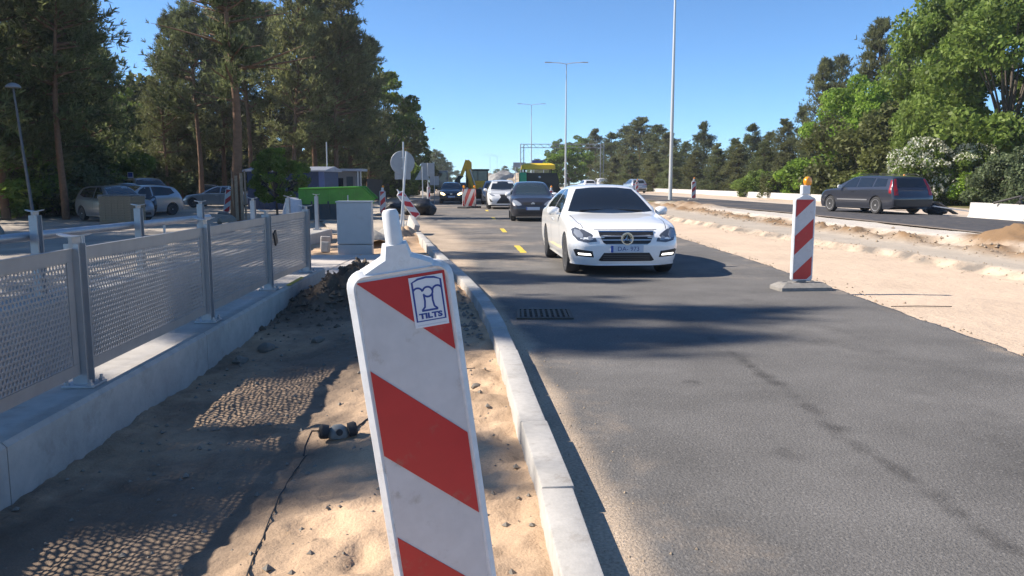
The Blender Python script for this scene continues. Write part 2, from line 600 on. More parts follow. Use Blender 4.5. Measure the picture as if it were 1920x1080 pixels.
# ---- plan lines, X as a function of distance Y
K = pchip([-3, 1.2, 2.62, 3.93, 5.01, 6.32, 7.84, 10.02, 12.16, 14.86, 20.0, 25.0],
          [0.42, 0.37, 0.33, 0.24, 0.15, 0.05, -0.09, -0.37, -0.73, -1.24, -2.14, -3.0])
XL = lin([(-5, 0.42), (25, -3.0), (32, -5.0), (60, -7.2), (100, -10), (180, -17), (400, -42)])
def xl(y): return K(y) - 0.03 if y < 25 else XL(y)
XR = pchip([-5, 5, 12, 16, 20, 30, 45, 70, 110, 200, 400], [4.4, 4.42, 4.6, 4.66, 4.62, 4.5, 4.2, 3.4, 1.4, -5, -22])
def xr(y): return XR(y) + 0.05 * fnoise(0, y, 1.7, 4, 3.1) + 0.02 * fnoise(0, y, 9, 3, 8.1)
M1 = pchip([-5, 12.5, 16, 20, 27, 34, 45, 60, 90, 150, 400], [8.1, 8.04, 8.0, 7.55, 7.05, 6.65, 6.2, 5.6, 4.0, 0.5, -18])
M2 = pchip([-5, 15, 20, 25, 36, 50, 75, 120, 200, 400], [9.7, 9.6, 9.4, 9.15, 8.9, 8.5, 6.9, 4.0, -3, -19])
M3 = pchip([-5, 17, 30, 36, 43, 64, 103, 200, 400], [11.1, 11.05, 10.95, 10.6, 10.1, 8.6, 5.8, -1.5, -17])
M4 = pchip([-5, 25, 34, 48, 71, 102, 200, 400], [15.6, 15.65, 15.5, 15.1, 13.9, 11.6, 4.5, -11])

o = sheet('ground', lambda y: [-900, -200, -60, -20, -5.2, -2.85, 20, 60, 200, 900], [-300, -20, -4, 12.6, 40, 100, 200, 400, 1500], lambda x, y: -0.42, {}, 'wild_ground')
o['label'] = 'rough green and brown ground under the roadside trees'
bm = bmesh.new(); bm.from_mesh(o.data)          # the ground is open over the walkway, sunk between the railings to keep it dark
bmesh.ops.delete(bm, geom=[f for f in bm.faces if -5.2 < f.calc_center_median().x < -2.9 and -5 < f.calc_center_median().y < 12.6], context='FACES')
bm.to_mesh(o.data); bm.free()

# left: car park and trampled gravel
o = sheet('parking_lot', lambda y: [-60 + ((-5.3 if y < 12.9 else xl(y) - (-0.1 if y > 27 else 2.2)) + 60) * i / 60 for i in range(61)],
      yrange((-4, 30, 0.8), (30, 90, 1.5)), lambda x, y: -0.16 + 0.05 * fnoise(x, y, 0.35, 4, 2),
      {'pale': lambda x, y: 0.35 + 0.9 * fnoise(x, y, 0.12, 4, 5) + 0.6 * smooth(24, 32, y) * smooth(-9, -5, x)}, 'lot_gravel')

# carriageway with traffic
def seam_a(x, y):
    c = 1.95 + 0.012 * (y - 5) * -1.6 + 0.05 * fnoise(0, y, 0.9, 3, 1.7)
    wdt = 0.045 + 0.09 * abs(fnoise(0, y, 2.3, 3, 9))
    s = math.exp(-((x - c) / wdt) ** 2) * (0.52 if y < 6.6 else 0.52 * math.exp(-(y - 6.6) / 1.3)) * (0.85 + 0.8 * fnoise(x, y, 6, 5, 4))
    for (px_, py_, r_) in ((1.33, 5.8, 0.09), (1.5, 4.2, 0.10)):
        s = max(s, 0.5 * (0.6 + 0.8 * fnoise(x, y, 5, 4, 2)) * math.exp(-(((x - px_) / r_) ** 2 + ((y - py_) / (r_ * 1.2)) ** 2) ** 2))
    s = max(s, 0.22 * math.exp(-((x - 2.9) / 0.55) ** 2) * (0.7 + 0.8 * fnoise(x, y * 0.35, 1.2, 4, 7)))
    s = max(s, 0.14 * math.exp(-((x - 1.2) / 0.35) ** 2) * (0.6 + 0.8 * fnoise(x, y * 0.35, 1.5, 4, 17)))
    return max(0.0, s)
def dust_a(x, y):
    k = xl(y)
    d = x - k
    wd = 0.30 + 0.16 * fnoise(0, y, 0.7, 3, 2) + 1.3 * smooth(11, 21, y) * (1 - 0.6 * smooth(32, 45, y))
    s = 0.95 * (1 - smooth(wd * 0.35, wd, d))
    s = max(s, 0.45 * smooth(13, 20, y) * (1 - smooth(2.2, 4.2, d)) * (0.6 + fnoise(x, y, 0.5, 4, 6)))
    s = max(s, 0.35 * (1 - smooth(0.0, 0.5, xr(y) - x)) * (0.4 + fnoise(x, y, 2, 3, 3)))
    s = max(s, (0.10 + 0.25 * fnoise(x, y, 0.35, 4, 11)) * smooth(7, 18, y))
    s = max(s, 0.20 * (1 - smooth(0.3, 1.3, d)) * (0.5 + 1.2 * fnoise(x, y, 1.7, 6, 21)))
    return max(0.0, s)
def road_xs(y):
    a, b = xl(y), xr(y)
    return [a + (b - a) * i / 110 for i in range(111)]
def road_z(x, y):
    e = min(x - xl(y), xr(y) - x)
    return -0.09 if xr(y) - x < 0.0005 else 0.0
ys_road = yrange((-3, 14, 0.08), (14, 30, 0.2), (30, 60, 0.6), (60, 400, 6))
o = sheet('road', road_xs, ys_road, road_z, {'seam': seam_a, 'dust': dust_a}, 'asphalt')

# left verge beyond the kerb
sheet('verge', lambda y: [xl(y) - 2.6 + 2.8 * i / 14 for i in range(15)], yrange((24.4, 60, 0.4), (60, 200, 3)),
      lambda x, y: -0.05 + 0.06 * fnoise(x, y, 0.8, 4, 1) - 0.12 * smooth(-0.3, 0.2, x - xl(y)), {'pale': lambda x, y: 0.6 + 0.5 * fnoise(x, y, 0.6, 4, 2)}, 'lot_gravel')

# median: stripped sand, broken edge, gravel strip, soil ridge, concrete band
def med_z(x, y):
    m1 = M1(y) + 0.18 * fnoise(0, y, 0.8, 4, 2.2)
    m2 = M2(y) + 0.15 * fnoise(0, y, 0.5, 3, 4.2)
    z = -0.06 + 0.018 * fnoise(x, y, 0.6, 4, 1.1)
    z += 0.13 * smooth(m1 - 0.12, m1 + 0.14, x)
    if abs(x - m1) < 0.4:
        z += 0.035 * (fnoise(x, y, 3.5, 4, 5)) * (1 - abs(x - m1) / 0.4)
    ridge = math.exp(-((x - m2) / 0.38) ** 2)
    z += ridge * max(0, 0.15 + 0.36 * fnoise(x, y, 0.9, 5, 6)) * (0.55 + 0.6 * fnoise(0, y, 0.22, 2, 3.3))
    z += 0.20 * smooth(m2 + 0.1, m2 + 0.7, x)
    hp = math.exp(-(((x - 10.8) / 0.70) ** 2 + ((y - 16.9) / 1.3) ** 2))
    z += hp * (0.22 + 0.18 * fnoise(x, y, 1.8, 4, 7))
    hp2 = math.exp(-(((x - 9.6) / 0.8) ** 2 + ((y - 44) / 5.0) ** 2))
    z += hp2 * (0.22 + 0.2 * fnoise(x, y, 0.9, 4, 7))
    return z
def med_soil(x, y):
    m2 = M2(y) + 0.15 * fnoise(0, y, 0.5, 3, 4.2)
    s = math.exp(-((x - m2) / 0.42) ** 2) * (0.75 + 0.7 * fnoise(x, y, 0.9, 4, 6))
    s = max(s, 1.3 * math.exp(-(((x - 10.8) / 0.95) ** 2 + ((y - 16.9) / 1.7) ** 2) ** 2))
    s = max(s, 0.9 * math.exp(-(((x - 9.6) / 1.0) ** 2 + ((y - 43) / 6.0) ** 2)))
    return max(0, s)
def med_gravel(x, y):
    m1 = M1(y) + 0.18 * fnoise(0, y, 0.8, 4, 2.2)
    return max(0, math.exp(-((x - m1) / 0.16) ** 2) * (0.55 + 0.9 * fnoise(x, y, 1.4, 4, 5)))
sheet('median', lambda y: [XR(y) - 0.4 + (M3(y) + 0.3 - XR(y) + 0.4) * i / 96 for i in range(97)],
      yrange((2, 34, 0.13), (34, 60, 0.35), (60, 220, 3)), med_z,
      {'grey': lambda x, y: smooth(M1(y), M1(y) + 0.2, x) * 0.9 * (1 - smooth(M2(y) + 0.2, M2(y) + 0.6, x)),
       'soil': med_soil, 'gravel': med_gravel,
       'pale': lambda x, y: smooth(M2(y) + 0.3, M2(y) + 0.6, x) * 0.95,
       'grass': lambda x, y: 1.1 * math.exp(-(((x - 9.9) / 1.3) ** 2 + ((y - 54) / 7) ** 2)) * (0.7 + fnoise(x, y, 0.7, 3, 2))}, 'median_sand')
sheet('far_road', lambda y: [M3(y) + (M4(y) - M3(y)) * i / 24 for i in range(25)], yrange((4, 60, 0.5), (60, 400, 6)),
      lambda x, y: 0.305, {'dust': lambda x, y: 0.12 + 0.35 * fnoise(x, y, 0.3, 4, 3) * smooth(30, 60, y) + 0.6 * (1 - smooth(0, 0.35, x - M3(y)))}, 'far_asphalt')
sheet('far_verge', lambda y: [M4(y) - 0.3 + (28 - M4(y)) * i / 24 for i in range(25)], yrange((4, 60, 0.6), (60, 220, 4)),
      lambda x, y: 0.24 + 0.07 * smooth(M4(y) - 0.1, M4(y) - 0.3, x) * 0 + 0.06 * fnoise(x, y, 0.4, 4, 1),
      {'grey': lambda x, y: 0.3 + 0.5 * fnoise(x, y, 0.3, 4, 2), 'soil': lambda x, y: max(0, 0.25 * fnoise(x, y, 0.5, 4, 4)), 'gravel': lambda x, y: 0, 'pale': lambda x, y: 0.5 * (1 - smooth(1, 4, x - M4(y))), 'grass': lambda x, y: smooth(21.5, 22.3, x)}, 'median_sand')

# footway sand between the railing and the kerb
PX = lin([(-3, -2.36), (2.7, -2.50), (5.06, -2.60), (7.46, -2.70), (9.75, -2.83), (12.3, -2.90), (14, -2.95)])   # face of the near plinth
random.seed(12)
STEPS = []                                   # footprints trodden into the sand
for (fx, fy, fa) in ((-0.62, 3.1, 0.1), (-0.45, 3.65, 0.05), (-0.66, 4.15, 0.12), (-0.50, 4.75, 0.0), (-0.30, 3.0, 2.9), (-0.18, 4.4, 3.0), (-0.33, 5.0, 2.8), (-0.14, 5.6, 3.0), (-0.95, 5.6, 0.4), (-0.75, 6.2, 0.3), (-0.9, 3.4, 0.9), (-0.4, 6.5, 2.7), (-0.3, 7.4, 2.9), (-0.95, 2.3, 0.3), (-0.7, 2.0, 0.2)):
    STEPS.append((fx, fy, math.cos(fa), math.sin(fa)))
def walk_z(x, y):
    a, b = PX(y), K(y) - 0.15
    t = (x - a) / (b - a)
    z = -0.16 + 0.15 * smooth(0.1, 0.95, t) + 0.10 * smooth(7.5, 12.5, y) * (1 - t)
    z += 0.026 * fnoise(x, y, 1.4, 4, 2) + 0.018 * abs(fnoise(x, y, 3.1, 3, 15)) - 0.006 + 0.018 * fnoise(x, y, 7, 4, 5) + 0.008 * fnoise(x, y, 18, 3, 8)
    d = ((x + 2.15) / 0.55) ** 2 + ((y - 10.6) / 0.85) ** 2
    z += math.exp(-d) * (0.42 + 0.26 * fnoise(x, y, 3.5, 6, 6))
    d = ((x + 0.85) / 0.32) ** 2 + ((y - 10.2) / 1.3) ** 2
    z += math.exp(-d) * (0.03 + 0.16 * fnoise(x, y, 3.2, 5, 3.3))
    z += 0.05 * math.exp(-((x - K(y) + 0.35) / 0.2) ** 2) * fnoise(x, y, 3, 4, 9)
    for (fx, fy, c_, s_) in STEPS:
        if abs(x - fx) < 0.3 and abs(y - fy) < 0.3:
            u_ = (x - fx) * c_ + (y - fy) * s_
            v_ = -(x - fx) * s_ + (y - fy) * c_
            q = (u_ / 0.062) ** 2 + (v_ / 0.15) ** 2
            z += -0.022 * math.exp(-q * q) + 0.008 * math.exp(-((q - 1.7) / 0.6) ** 2)
    return z
def walk_soil_shade(x, y):
    d = ((x + 2.2) / 0.85) ** 2 + ((y - 10.3) / 1.5) ** 2
    s = math.exp(-d) * 1.15
    s = max(s, 0.7 * math.exp(-(((x + 0.85) / 0.4) ** 2 + ((y - 10.2) / 1.6) ** 2)) * (0.6 + fnoise(x, y, 2, 3, 3)))
    s = max(s, 0.78 * (1 - smooth(-1.45, -0.75, x)) + 0.06 + 0.5 * fnoise(x, y, 0.8, 4, 4))  # brown soil towards the railing, with the shade there darkened into the colour
    return max(0, s)
def walk_dark(x, y):
    return max(0, 1.25 * math.exp(-(((x + 2.15) / 0.62) ** 2 + ((y - 10.5) / 1.05) ** 2) ** 1.5) * (0.85 + 0.5 * fnoise(x, y, 4, 4, 2)))
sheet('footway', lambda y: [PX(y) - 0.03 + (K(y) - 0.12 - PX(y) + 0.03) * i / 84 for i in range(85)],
      yrange((-2, 0.8, 0.2), (0.8, 13, 0.035)), walk_z, {'soil': walk_soil_shade, 'dark': walk_dark}, 'walk_sand')
sheet('footway_verge', lambda y: [-6.5 + (K(y) - 0.12 + 6.5) * i / 50 for i in range(51)], yrange((12.9, 25, 0.12)),
      lambda x, y: -0.09 + 0.05 * fnoise(x, y, 0.9, 4, 2) + 0.35 * math.exp(-(((x + 2.85) / 0.55) ** 2 + ((y - 21.5) / 2.2) ** 2)) * (0.7 + 0.8 * fnoise(x, y, 1.8, 4, 3)),
      {'soil': lambda x, y: max(0, 0.15 + 0.5 * fnoise(x, y, 0.8, 4, 4)), 'dark': lambda x, y: 0}, 'walk_sand')

# walkway lowered into a trench so it lies dark behind the perforated panels
trench = MB().box((-4.05, 4.2, -1.45), (2.3, 16.9, 0.1)).build('shade_trench', 'concrete')
tag(trench, 'concrete walkway between the two railings, sunk to darken it', None, None, 'structure')
ew = MB().box((-4.1, 12.52, -0.77), (2.3, 0.16, 1.3)).build('end_wall', 'concrete', trench)
# paving slabs in front of the grey cabinet
pv = tag(MB().box((-3.55, 14.4, -0.09), (3.1, 3.9, 0.10)).build('paved_landing', 'slab'), 'pale paved landing behind the end of the railing', None, None, 'structure')
sm_ = MB().box((0, 0, 0), (0.94, 0.94, 0.05), b=0.012).mesh('paving_slab')
for i in range(3):
    for j in range(4):
        s_ = link('paving_slab', sm_, 'slab', pv)
        s_.location = (-4.55 + i * 0.97, 12.95 + j * 0.97, -0.018 + 0.004 * ((i * 7 + j * 3) % 3))

# kerb: single stones along the curved line
kerb = tag(bpy.data.objects.new('kerb', None), 'pale concrete kerb curving along the left edge of the road', None, None, 'structure')
C.objects.link(kerb)
def along(f, y0, step, n):
    out = []
    y = y0
    for i in range(n):
        x = f(y)
        out.append((x, y))
        h = 0.01
        dx = (f(y + h) - f(y)) / h
        y += step / math.sqrt(1 + dx * dx)
    return out
ks = along(K, -0.55, 1.0, 24)
random.seed(4)
kmesh = MB().box((-0.075, 0.4985, -0.03), (0.15, 0.9975, 0.30), b=0.009).mesh('kerb_stone', 30)
for i in range(len(ks) - 1):
    (x0, y0), (x1, y1) = ks[i], ks[i + 1]
    s_ = link('kerb_stone', kmesh, 'kerb_concrete', kerb)
    s_.location = (x0 + random.uniform(-.006, .006), y0, random.uniform(-.004, .004))
    s_.rotation_euler = (random.uniform(-.003, .003), random.uniform(-.006, .006), -math.atan2(x1 - x0, y1 - y0))

# drain grate in the gutter
g = thing('drain_grate', 'rusty iron drain grate in the gutter beside the kerb', 'drain grate', (0.36, 8.88, 0.003))
fr = MB()
for a, b_, c, d in ((0, .30, .62, .04), (0, -.30, .62, .04), (.29, 0, .04, .56), (-.29, 0, .04, .56)):
    fr.box((a, b_, 0.008), (c, d, 0.016))
fr.build('frame', 'iron', g)
MB().box((0, 0, 0.0), (0.56, 0.56, 0.004)).build('pit', 'black_plastic', g)
bar = MB().box((0, 0, 0.009), (0.03, 0.54, 0.014)).mesh('bar')
for i in range(9):
    q = link('bar', bar, 'iron', g); q.location.x = -0.24 + i * 0.06
cb = MB().box((0, 0, 0.009), (0.54, 0.028, 0.012)).mesh('cross_bar')
for i in range(3):
    q = link('cross_bar', cb, 'iron', g); q.location.y = -0.135 + i * 0.135

# yellow temporary lane dashes
ym = MB()
for i in range(9):
    pass
YC = lin([(10, 0.75), (17.9, 0.18), (25.0, -0.27), (36, -0.91), (60, -2.4), (100, -5)])
marks = [('nearest yellow lane dash on the road left of the white car', 17.9), ('second yellow lane dash, just beyond the nearest one', 25.0),
         ('third yellow lane dash, beside the dark hatchback', 33.6), ('fourth yellow lane dash, beside the white crossover', 43.0)]
for lb, y in marks:
    a = math.atan2(YC(y + 1) - YC(y - 1), 2)
    m_ = MB()
    n = 6
    vs_, fs_ = [], []
    for k in range(n + 1):
        t = -1.0 + 2.0 * k / n
        j = 0.010 * math.sin(k * 2.3 + y)
        vs_ += [(-0.07 + j, t, 0), (0.07 + j * .6, t, 0)]
    fs_ = [(2 * k, 2 * k + 1, 2 * k + 3, 2 * k + 2) for k in range(n)]
    m_.add(vs_, fs_)
    o = m_.build('lane_marking', 'paint_yellow_line')
    o.location = (YC(y), y, 0.004)
    o.rotation_euler = (0, 0, -a)
    tag(o, lb, 'road marking', 'yellow lane dashes')

# right-hand concrete walls
def wall_run(name, label, pts, h, wd, mt):
    root = thing(name, label, 'wall', (pts[0][0], pts[0][1], 0))
    x0, y0 = pts[0]
    seg_mesh = None
    for i in range(len(pts) - 1):
        (ax, ay), (bx, by) = pts[i], pts[i + 1]
        L_ = math.hypot(bx - ax, by - ay)
        n = max(1, round(L_ / 4))
        for k in range(n):
            mm = MB()
            l = L_ / n - 0.03
            mm.prism([(-wd * 1.5, 0), (wd * 1.5, 0), (wd * 1.4, 0.12), (wd * 0.7, h * 0.45), (wd * 0.5, h), (-wd * 0.5, h), (-wd * 0.7, h * 0.45), (-wd * 1.4, 0.12)], -l / 2, l / 2)
            q = mm.build('wall_section', mt, root)
            t = (k + 0.5) / n
            q.location = (ax + (bx - ax) * t - x0, ay + (by - ay) * t - y0, 0.0)
            q.rotation_euler = (0, 0, -math.atan2(bx - ax, by - ay))
    return root
wall_run('concrete_wall', 'pale low concrete wall at the right edge, past the dark estate car', [(16.2, 12), (16.2, 22), (16.5, 28.8)], 0.78, 0.18, 'white_concrete')
wall_run('concrete_wall', 'long white concrete wall along the foot of the right-hand trees', [(20.4, 44), (21.0, 85), (20.0, 128)], 0.70, 0.16, 'white_concrete')
# ================================================================== trees
def blades(P, D, L, Wd, rng, spread=0.6, n=6):
    """n thin triangular needle bundles at each point P pointing about D."""
    k = len(P)
    P = np.repeat(P, n, 0); D = np.repeat(D, n, 0)
    d = D + rng.normal(0, spread, P.shape)
    d /= np.linalg.norm(d, axis=1, keepdims=True) + 1e-9
    s = np.cross(d, rng.normal(0, 1, P.shape))
    s /= np.linalg.norm(s, axis=1, keepdims=True) + 1e-9
    l = L * rng.uniform(0.6, 1.25, (len(P), 1))
    wv = Wd * rng.uniform(0.7, 1.3, (len(P), 1))
    a = P - s * wv * 0.5
    b = P + s * wv * 0.5
    c = P + d * l + s * wv * 0.25
    e = P + d * l - s * wv * 0.25
    V = np.stack([a, b, c, e], 1).reshape(-1, 3)
    return V

def quads_mesh(name, V, material):
    me = bpy.data.meshes.new(name)
    nq = len(V) // 4
    me.vertices.add(len(V))
    me.vertices.foreach_set('co', V.astype(np.float32).ravel())
    me.loops.add(len(V))
    me.loops.foreach_set('vertex_index', np.arange(len(V), dtype=np.int32))
    me.polygons.add(nq)
    me.polygons.foreach_set('loop_start', np.arange(0, len(V), 4, dtype=np.int32))
    me.polygons.foreach_set('loop_total', np.full(nq, 4, dtype=np.int32))
    me.update(calc_edges=True)
    me.validate()
    me.materials.append(MATS[material])
    return me

def make_pine(seed, H, base, Rm, needles, nbr=62, conic=0.0, tuft=0.42, per=38, bark='bark_pine'):
    """Scots pine: bent trunk, limbs, needle tufts gathered in clumps at limb ends."""
    rng = np.random.default_rng(seed)
    tr = MB()
    lean = rng.normal(0, 0.02, 2)
    def axis(z):
        return np.array([lean[0] * z + 0.12 * math.sin(z * 0.5 + seed), lean[1] * z + 0.12 * math.cos(z * 0.43 + seed), z])
    zs = np.linspace(0, H * 0.97, 12)
    r0 = 0.011 * H + 0.05
    tr.tube([tuple(axis(z)) for z in zs], [r0 * (1 - 0.88 * z / H) + 0.01 for z in zs], 8)
    P, D = [], []
    for i in range(nbr):
        f = rng.uniform(0, 1) ** 0.85
        z = H * (base + (0.985 - base) * f)
        prof = (1 - f) ** (0.55 + conic * 0.6) * (0.55 + 0.45 * min(1, f / 0.22)) if conic == 0 else (1 - f) ** 0.85
        if conic == 0:
            prof = max(prof, 0.12) * (1.0 - 0.35 * (rng.uniform() < 0.25))
        r = Rm * prof * rng.uniform(0.65, 1.12) + 0.15
        az = rng.uniform(0, 2 * PI)
        up = rng.uniform(-0.10, 0.30) + 0.5 * f
        d = np.array([math.cos(az), math.sin(az), up])
        a = axis(z)
        bend = rng.uniform(-0.15, 0.25)
        pts = [a + d * r * t + np.array([0, 0, bend * r * t * t]) for t in (0, 0.35, 0.7, 1.0)]
        if r > 0.6:
            tr.tube([tuple(p) for p in pts], [0.028 * r + 0.012, 0.02 * r + 0.01, 0.012 * r + 0.008, 0.008], 4, False)
        nt_ = int(per * (0.35 + r / Rm))
        for k in range(nt_):
            t = rng.uniform(0.32, 1.06) ** 0.8
            c = a + d * r * t + np.array([0, 0, bend * r * t * t])
            off = rng.normal(0, 1, 3) * np.array([0.23, 0.23, 0.14]) * (r * 0.75 + 0.35) * 0.9
            P.append(c + off)
            D.append(d * 0.55 + np.array([0, 0, 0.55]) + off * 0.6)
    P = np.array(P); D = np.array(D)
    V = blades(P, D, tuft * 0.92, tuft * 0.17, rng, 0.70, 7)
    return tr.mesh('trunk', 60), quads_mesh('crown', V, needles), bark

def make_broad(seed, H, base, Rx, leaves, nclump=70, leaf=0.19, per=330, bark='bark_grey', squash=1.0, extra=None, low=False):
    """Broadleaf tree or bush: forked limbs and leaf clumps spread through an uneven crown."""
    rng = np.random.default_rng(seed)
    tr = MB()
    zc = H * (base + (1 - base) * 0.5)
    hz = H * (1 - base) * 0.5
    cl = []
    for i in range(nclump):
        while True:
            q = rng.uniform(-1, 1, 3)
            n_ = np.linalg.norm(q)
            if 0.35 < n_ < 1: break
        q = q / n_ * (n_ ** 0.5)
        k = 1 + 0.22 * math.sin(3 * math.atan2(q[1], q[0]) + seed) + 0.12 * rng.normal()
        wtop = 1 - 0.25 * max(0, q[2])
        cl.append(np.array([q[0] * Rx * k * wtop, q[1] * Rx * k * squash * wtop, zc + q[2] * hz * (0.95 + 0.06 * rng.normal())]))
    r0 = 0.013 * H + 0.04
    fork = H * max(base * 0.9, 0.12)
    if not low:
        tr.tube([(0, 0, 0), (0.05, 0.02, fork * 0.5), (0.0, 0.05, fork), (0.1, 0.0, zc), (0.0, 0.1, H * 0.85)], [r0, r0 * 0.85, r0 * 0.75, r0 * 0.4, 0.02], 8)
    for c in cl[:26]:
        s = np.array([0, 0, fork + (c[2] - fork) * 0.25 if not low else 0.0])
        m_ = s * 0.4 + c * 0.6 + rng.normal(0, 0.15, 3)
        tr.tube([tuple(s), tuple(m_), tuple(c)], [r0 * 0.42, r0 * 0.22, 0.015], 5, False)
    P = []
    for c in cl:
        rad = Rx * rng.uniform(0.17, 0.33)
        q = rng.normal(0, 1, (per, 3))
        q /= np.linalg.norm(q, axis=1, keepdims=True)
        q *= rng.uniform(0.25, 1.0, (per, 1)) ** 0.5
        P.append(c + q * rad * np.array([1, 1, 0.72]))
    P = np.concatenate(P)
    P = P[P[:, 2] > 0.05]
    def leafquads(P, leaf):
        n = rng.normal(0, 1, P.shape) + np.array([0, 0, 0.7])
        n /= np.linalg.norm(n, axis=1, keepdims=True)
        a = np.cross(n, rng.normal(0, 1, P.shape))
        a /= np.linalg.norm(a, axis=1, keepdims=True)
        b = np.cross(n, a)
        l = leaf * rng.uniform(0.6, 1.3, (len(P), 1))
        return np.stack([P - a * l * 0.6, P + b * l * 0.36, P + a * l * 0.6, P - b * l * 0.36], 1).reshape(-1, 3)
    res = [tr.mesh('trunk', 60), quads_mesh('crown', leafquads(P, leaf), leaves), bark]
    if extra:
        E_ = []
        for c in cl:
            if rng.uniform() < extra[1]:
                q = rng.normal(0, 1, (90, 3)); q /= np.linalg.norm(q, axis=1, keepdims=True)
                q[:, 2] = np.abs(q[:, 2]) * 0.9 - 0.1
                E_.append(c + q * Rx * 0.30 * rng.uniform(0.75, 1.05, (90, 1)) * np.array([1, 1, 0.75]))
        res.append(quads_mesh('blossom', leafquads(np.concatenate(E_), leaf * 0.95), extra[0]))
    return res

PR = {
    'pine_a': (make_pine(1, 15, 0.36, 3.6, 'needles', 64), 15),
    'pine_b': (make_pine(2, 15, 0.42, 3.1, 'needles', 56), 15),
    'pine_c': (make_pine(3, 15, 0.28, 3.9, 'needles_brown', 70), 15),
    'pine_d': (make_pine(7, 15, 0.50, 3.0, 'needles_blue', 50), 15),
    'pine_low': (make_pine(8, 15, 0.10, 3.5, 'needles_brown', 100), 15),
    'pine_low2': (make_pine(9, 15, 0.14, 3.3, 'needles', 96), 15),
    'young_a': (make_pine(11, 9, 0.05, 2.5, 'needles', 80, 1, 0.34, 40), 9),
    'young_b': (make_pine(12, 9, 0.06, 2.3, 'needles_brown', 80, 1, 0.34, 40), 9),
    'broad_big': (make_broad(21, 13, 0.10, 4.6, 'leaves_mid', 84, 0.25, 430), 13),
    'broad_round': (make_broad(22, 9, 0.06, 3.9, 'leaves_fresh', 80, 0.22, 430), 9),
    'broad_thin': (make_broad(23, 11, 0.22, 2.6, 'leaves_mid', 70, 0.22, 260), 11),
    'broad_fresh': (make_broad(24, 7, 0.18, 2.4, 'leaves_fresh', 60, 0.20, 260), 7),
    'bush_olive': (make_broad(31, 3.2, 0.0, 2.3, 'leaves_olive', 60, 0.15, 260, low=True), 3.2),
    'bush_mid': (make_broad(32, 3.0, 0.0, 2.2, 'leaves_mid', 60, 0.16, 260, low=True), 3.0),
    'bush_fresh': (make_broad(33, 2.6, 0.0, 2.0, 'leaves_fresh', 55, 0.16, 240, low=True), 2.6),
    'bush_grey': (make_broad(34, 3.2, 0.0, 2.4, 'leaves_grey', 60, 0.15, 260, low=True), 3.2),
    'bush_blossom': (make_broad(35, 4.2, 0.0, 2.6, 'leaves_mid', 80, 0.17, 240, low=True, extra=('blossom', 0.78)), 4.2),
}
TN = [0]
def tree(kind, name, label, cat, X, Y, h, group=None, wide=1.0, z=-0.15, rz=None):
    parts, H0 = PR[kind]
    s = h / H0
    TN[0] += 1
    root = thing(name, label, cat, (X, Y, z), (TN[0] * 2.399) % (2 * PI) if rz is None else rz, group)
    root.scale = (s * wide, s * wide, s)
    link('trunk', parts[0], parts[2], root)
    link('crown', parts[1], None, root)
    if len(parts) > 3:
        link('blossom', parts[3], None, root)
    return root

def row(kinds, items, name, cat, group, phrase):
    """items: (u, Y, v_top, wide[, kind]); labelled by their order from the left in the photo."""
    items = sorted(items, key=lambda t: t[0])
    for i, it in enumerate(items):
        k = it[4] if len(it) > 4 else kinds[i % len(kinds)]
        lb = ('leftmost ' if i == 0 else 'rightmost ' if i == len(items) - 1 else ORD[i] + ' from the left, ') + phrase
        tree(k, name, lb, cat, spot(it[0], it[1]), it[1], tall(it[2], it[1]) + 0.15, group, it[3])

P3 = ['pine_a', 'pine_b', 'pine_c', 'pine_d']
# left: tall pines at the edge of the car park, running out of the top of the picture
row(P3, [(-70, 33, -190, 1.0, 'pine_low2'), (15, 36, -150, 1.0, 'pine_low'), (75, 40, -170, 1.05, 'pine_low2'), (120, 36, -90, 0.95, 'pine_a'), (165, 43, -30, 0.85, 'pine_low2'), (196, 47, 60, 0.72, 'pine_low'), (45, 52, -60, 1.1, 'pine_low'), (140, 56, -20, 1.0, 'pine_low2')],
    'pine_tree', 'tree', 'tall pines at the left edge', 'tall dark pine in the near left clump')
row(P3, [(314, 62, 105, 0.72, 'pine_c'), (342, 66, 45, 0.82, 'pine_low'), (378, 60, 22, 0.95, 'pine_a'), (425, 68, 40, 0.9, 'pine_c'), (405, 80, 110, 1.0, 'pine_low2')],
    'pine_tree', 'tree', 'pines behind the parked silver car', 'pine behind the parked silver saloon')
row(P3, [(470, 60, 18, 0.9, 'pine_b'), (515, 66, 25, 0.85, 'pine_low'), (552, 58, 0, 0.9, 'pine_c'), (592, 62, -18, 0.95, 'pine_a'), (628, 60, 2, 0.9, 'pine_c'), (662, 68, 45, 0.85, 'pine_low2'), (690, 74, 85, 0.8, 'pine_low'), (572, 78, 40, 0.95, 'pine_low'), (640, 80, 60, 0.95, 'pine_low2')],
    'pine_tree', 'tree', 'pines behind the blue shed', 'tall pine behind the blue shed')
row(['broad_thin', 'pine_c', 'broad_thin', 'pine_b'], [(722, 84, 130, 0.95), (748, 92, 190, 1.1), (768, 100, 205, 1.0), (786, 112, 238, 0.9)],
    'roadside_tree', 'tree', 'trees behind the round sign', 'tree at the right end of the left wood')
row(['pine_c', 'pine_a', 'young_a'], [(800, 190, 292, 1.3), (815, 210, 283, 1.3), (828, 230, 290, 1.3), (842, 260, 305, 1.4), (856, 330, 320, 1.5)],
    'distant_tree', 'tree', 'hazy trees far down the left roadside', 'distant tree far down the left roadside')
row(['broad_thin', 'bush_olive', 'broad_thin'], [(235, 72, 170, 1.0), (262, 78, 165, 1.0), (285, 80, 215, 1.1), (410, 84, 230, 1.3), (455, 86, 225, 1.3), (345, 90, 250, 1.5)],
    'broadleaf_tree', 'tree', 'broadleaf trees behind the car park', 'broadleaf tree in the gap behind the car park')
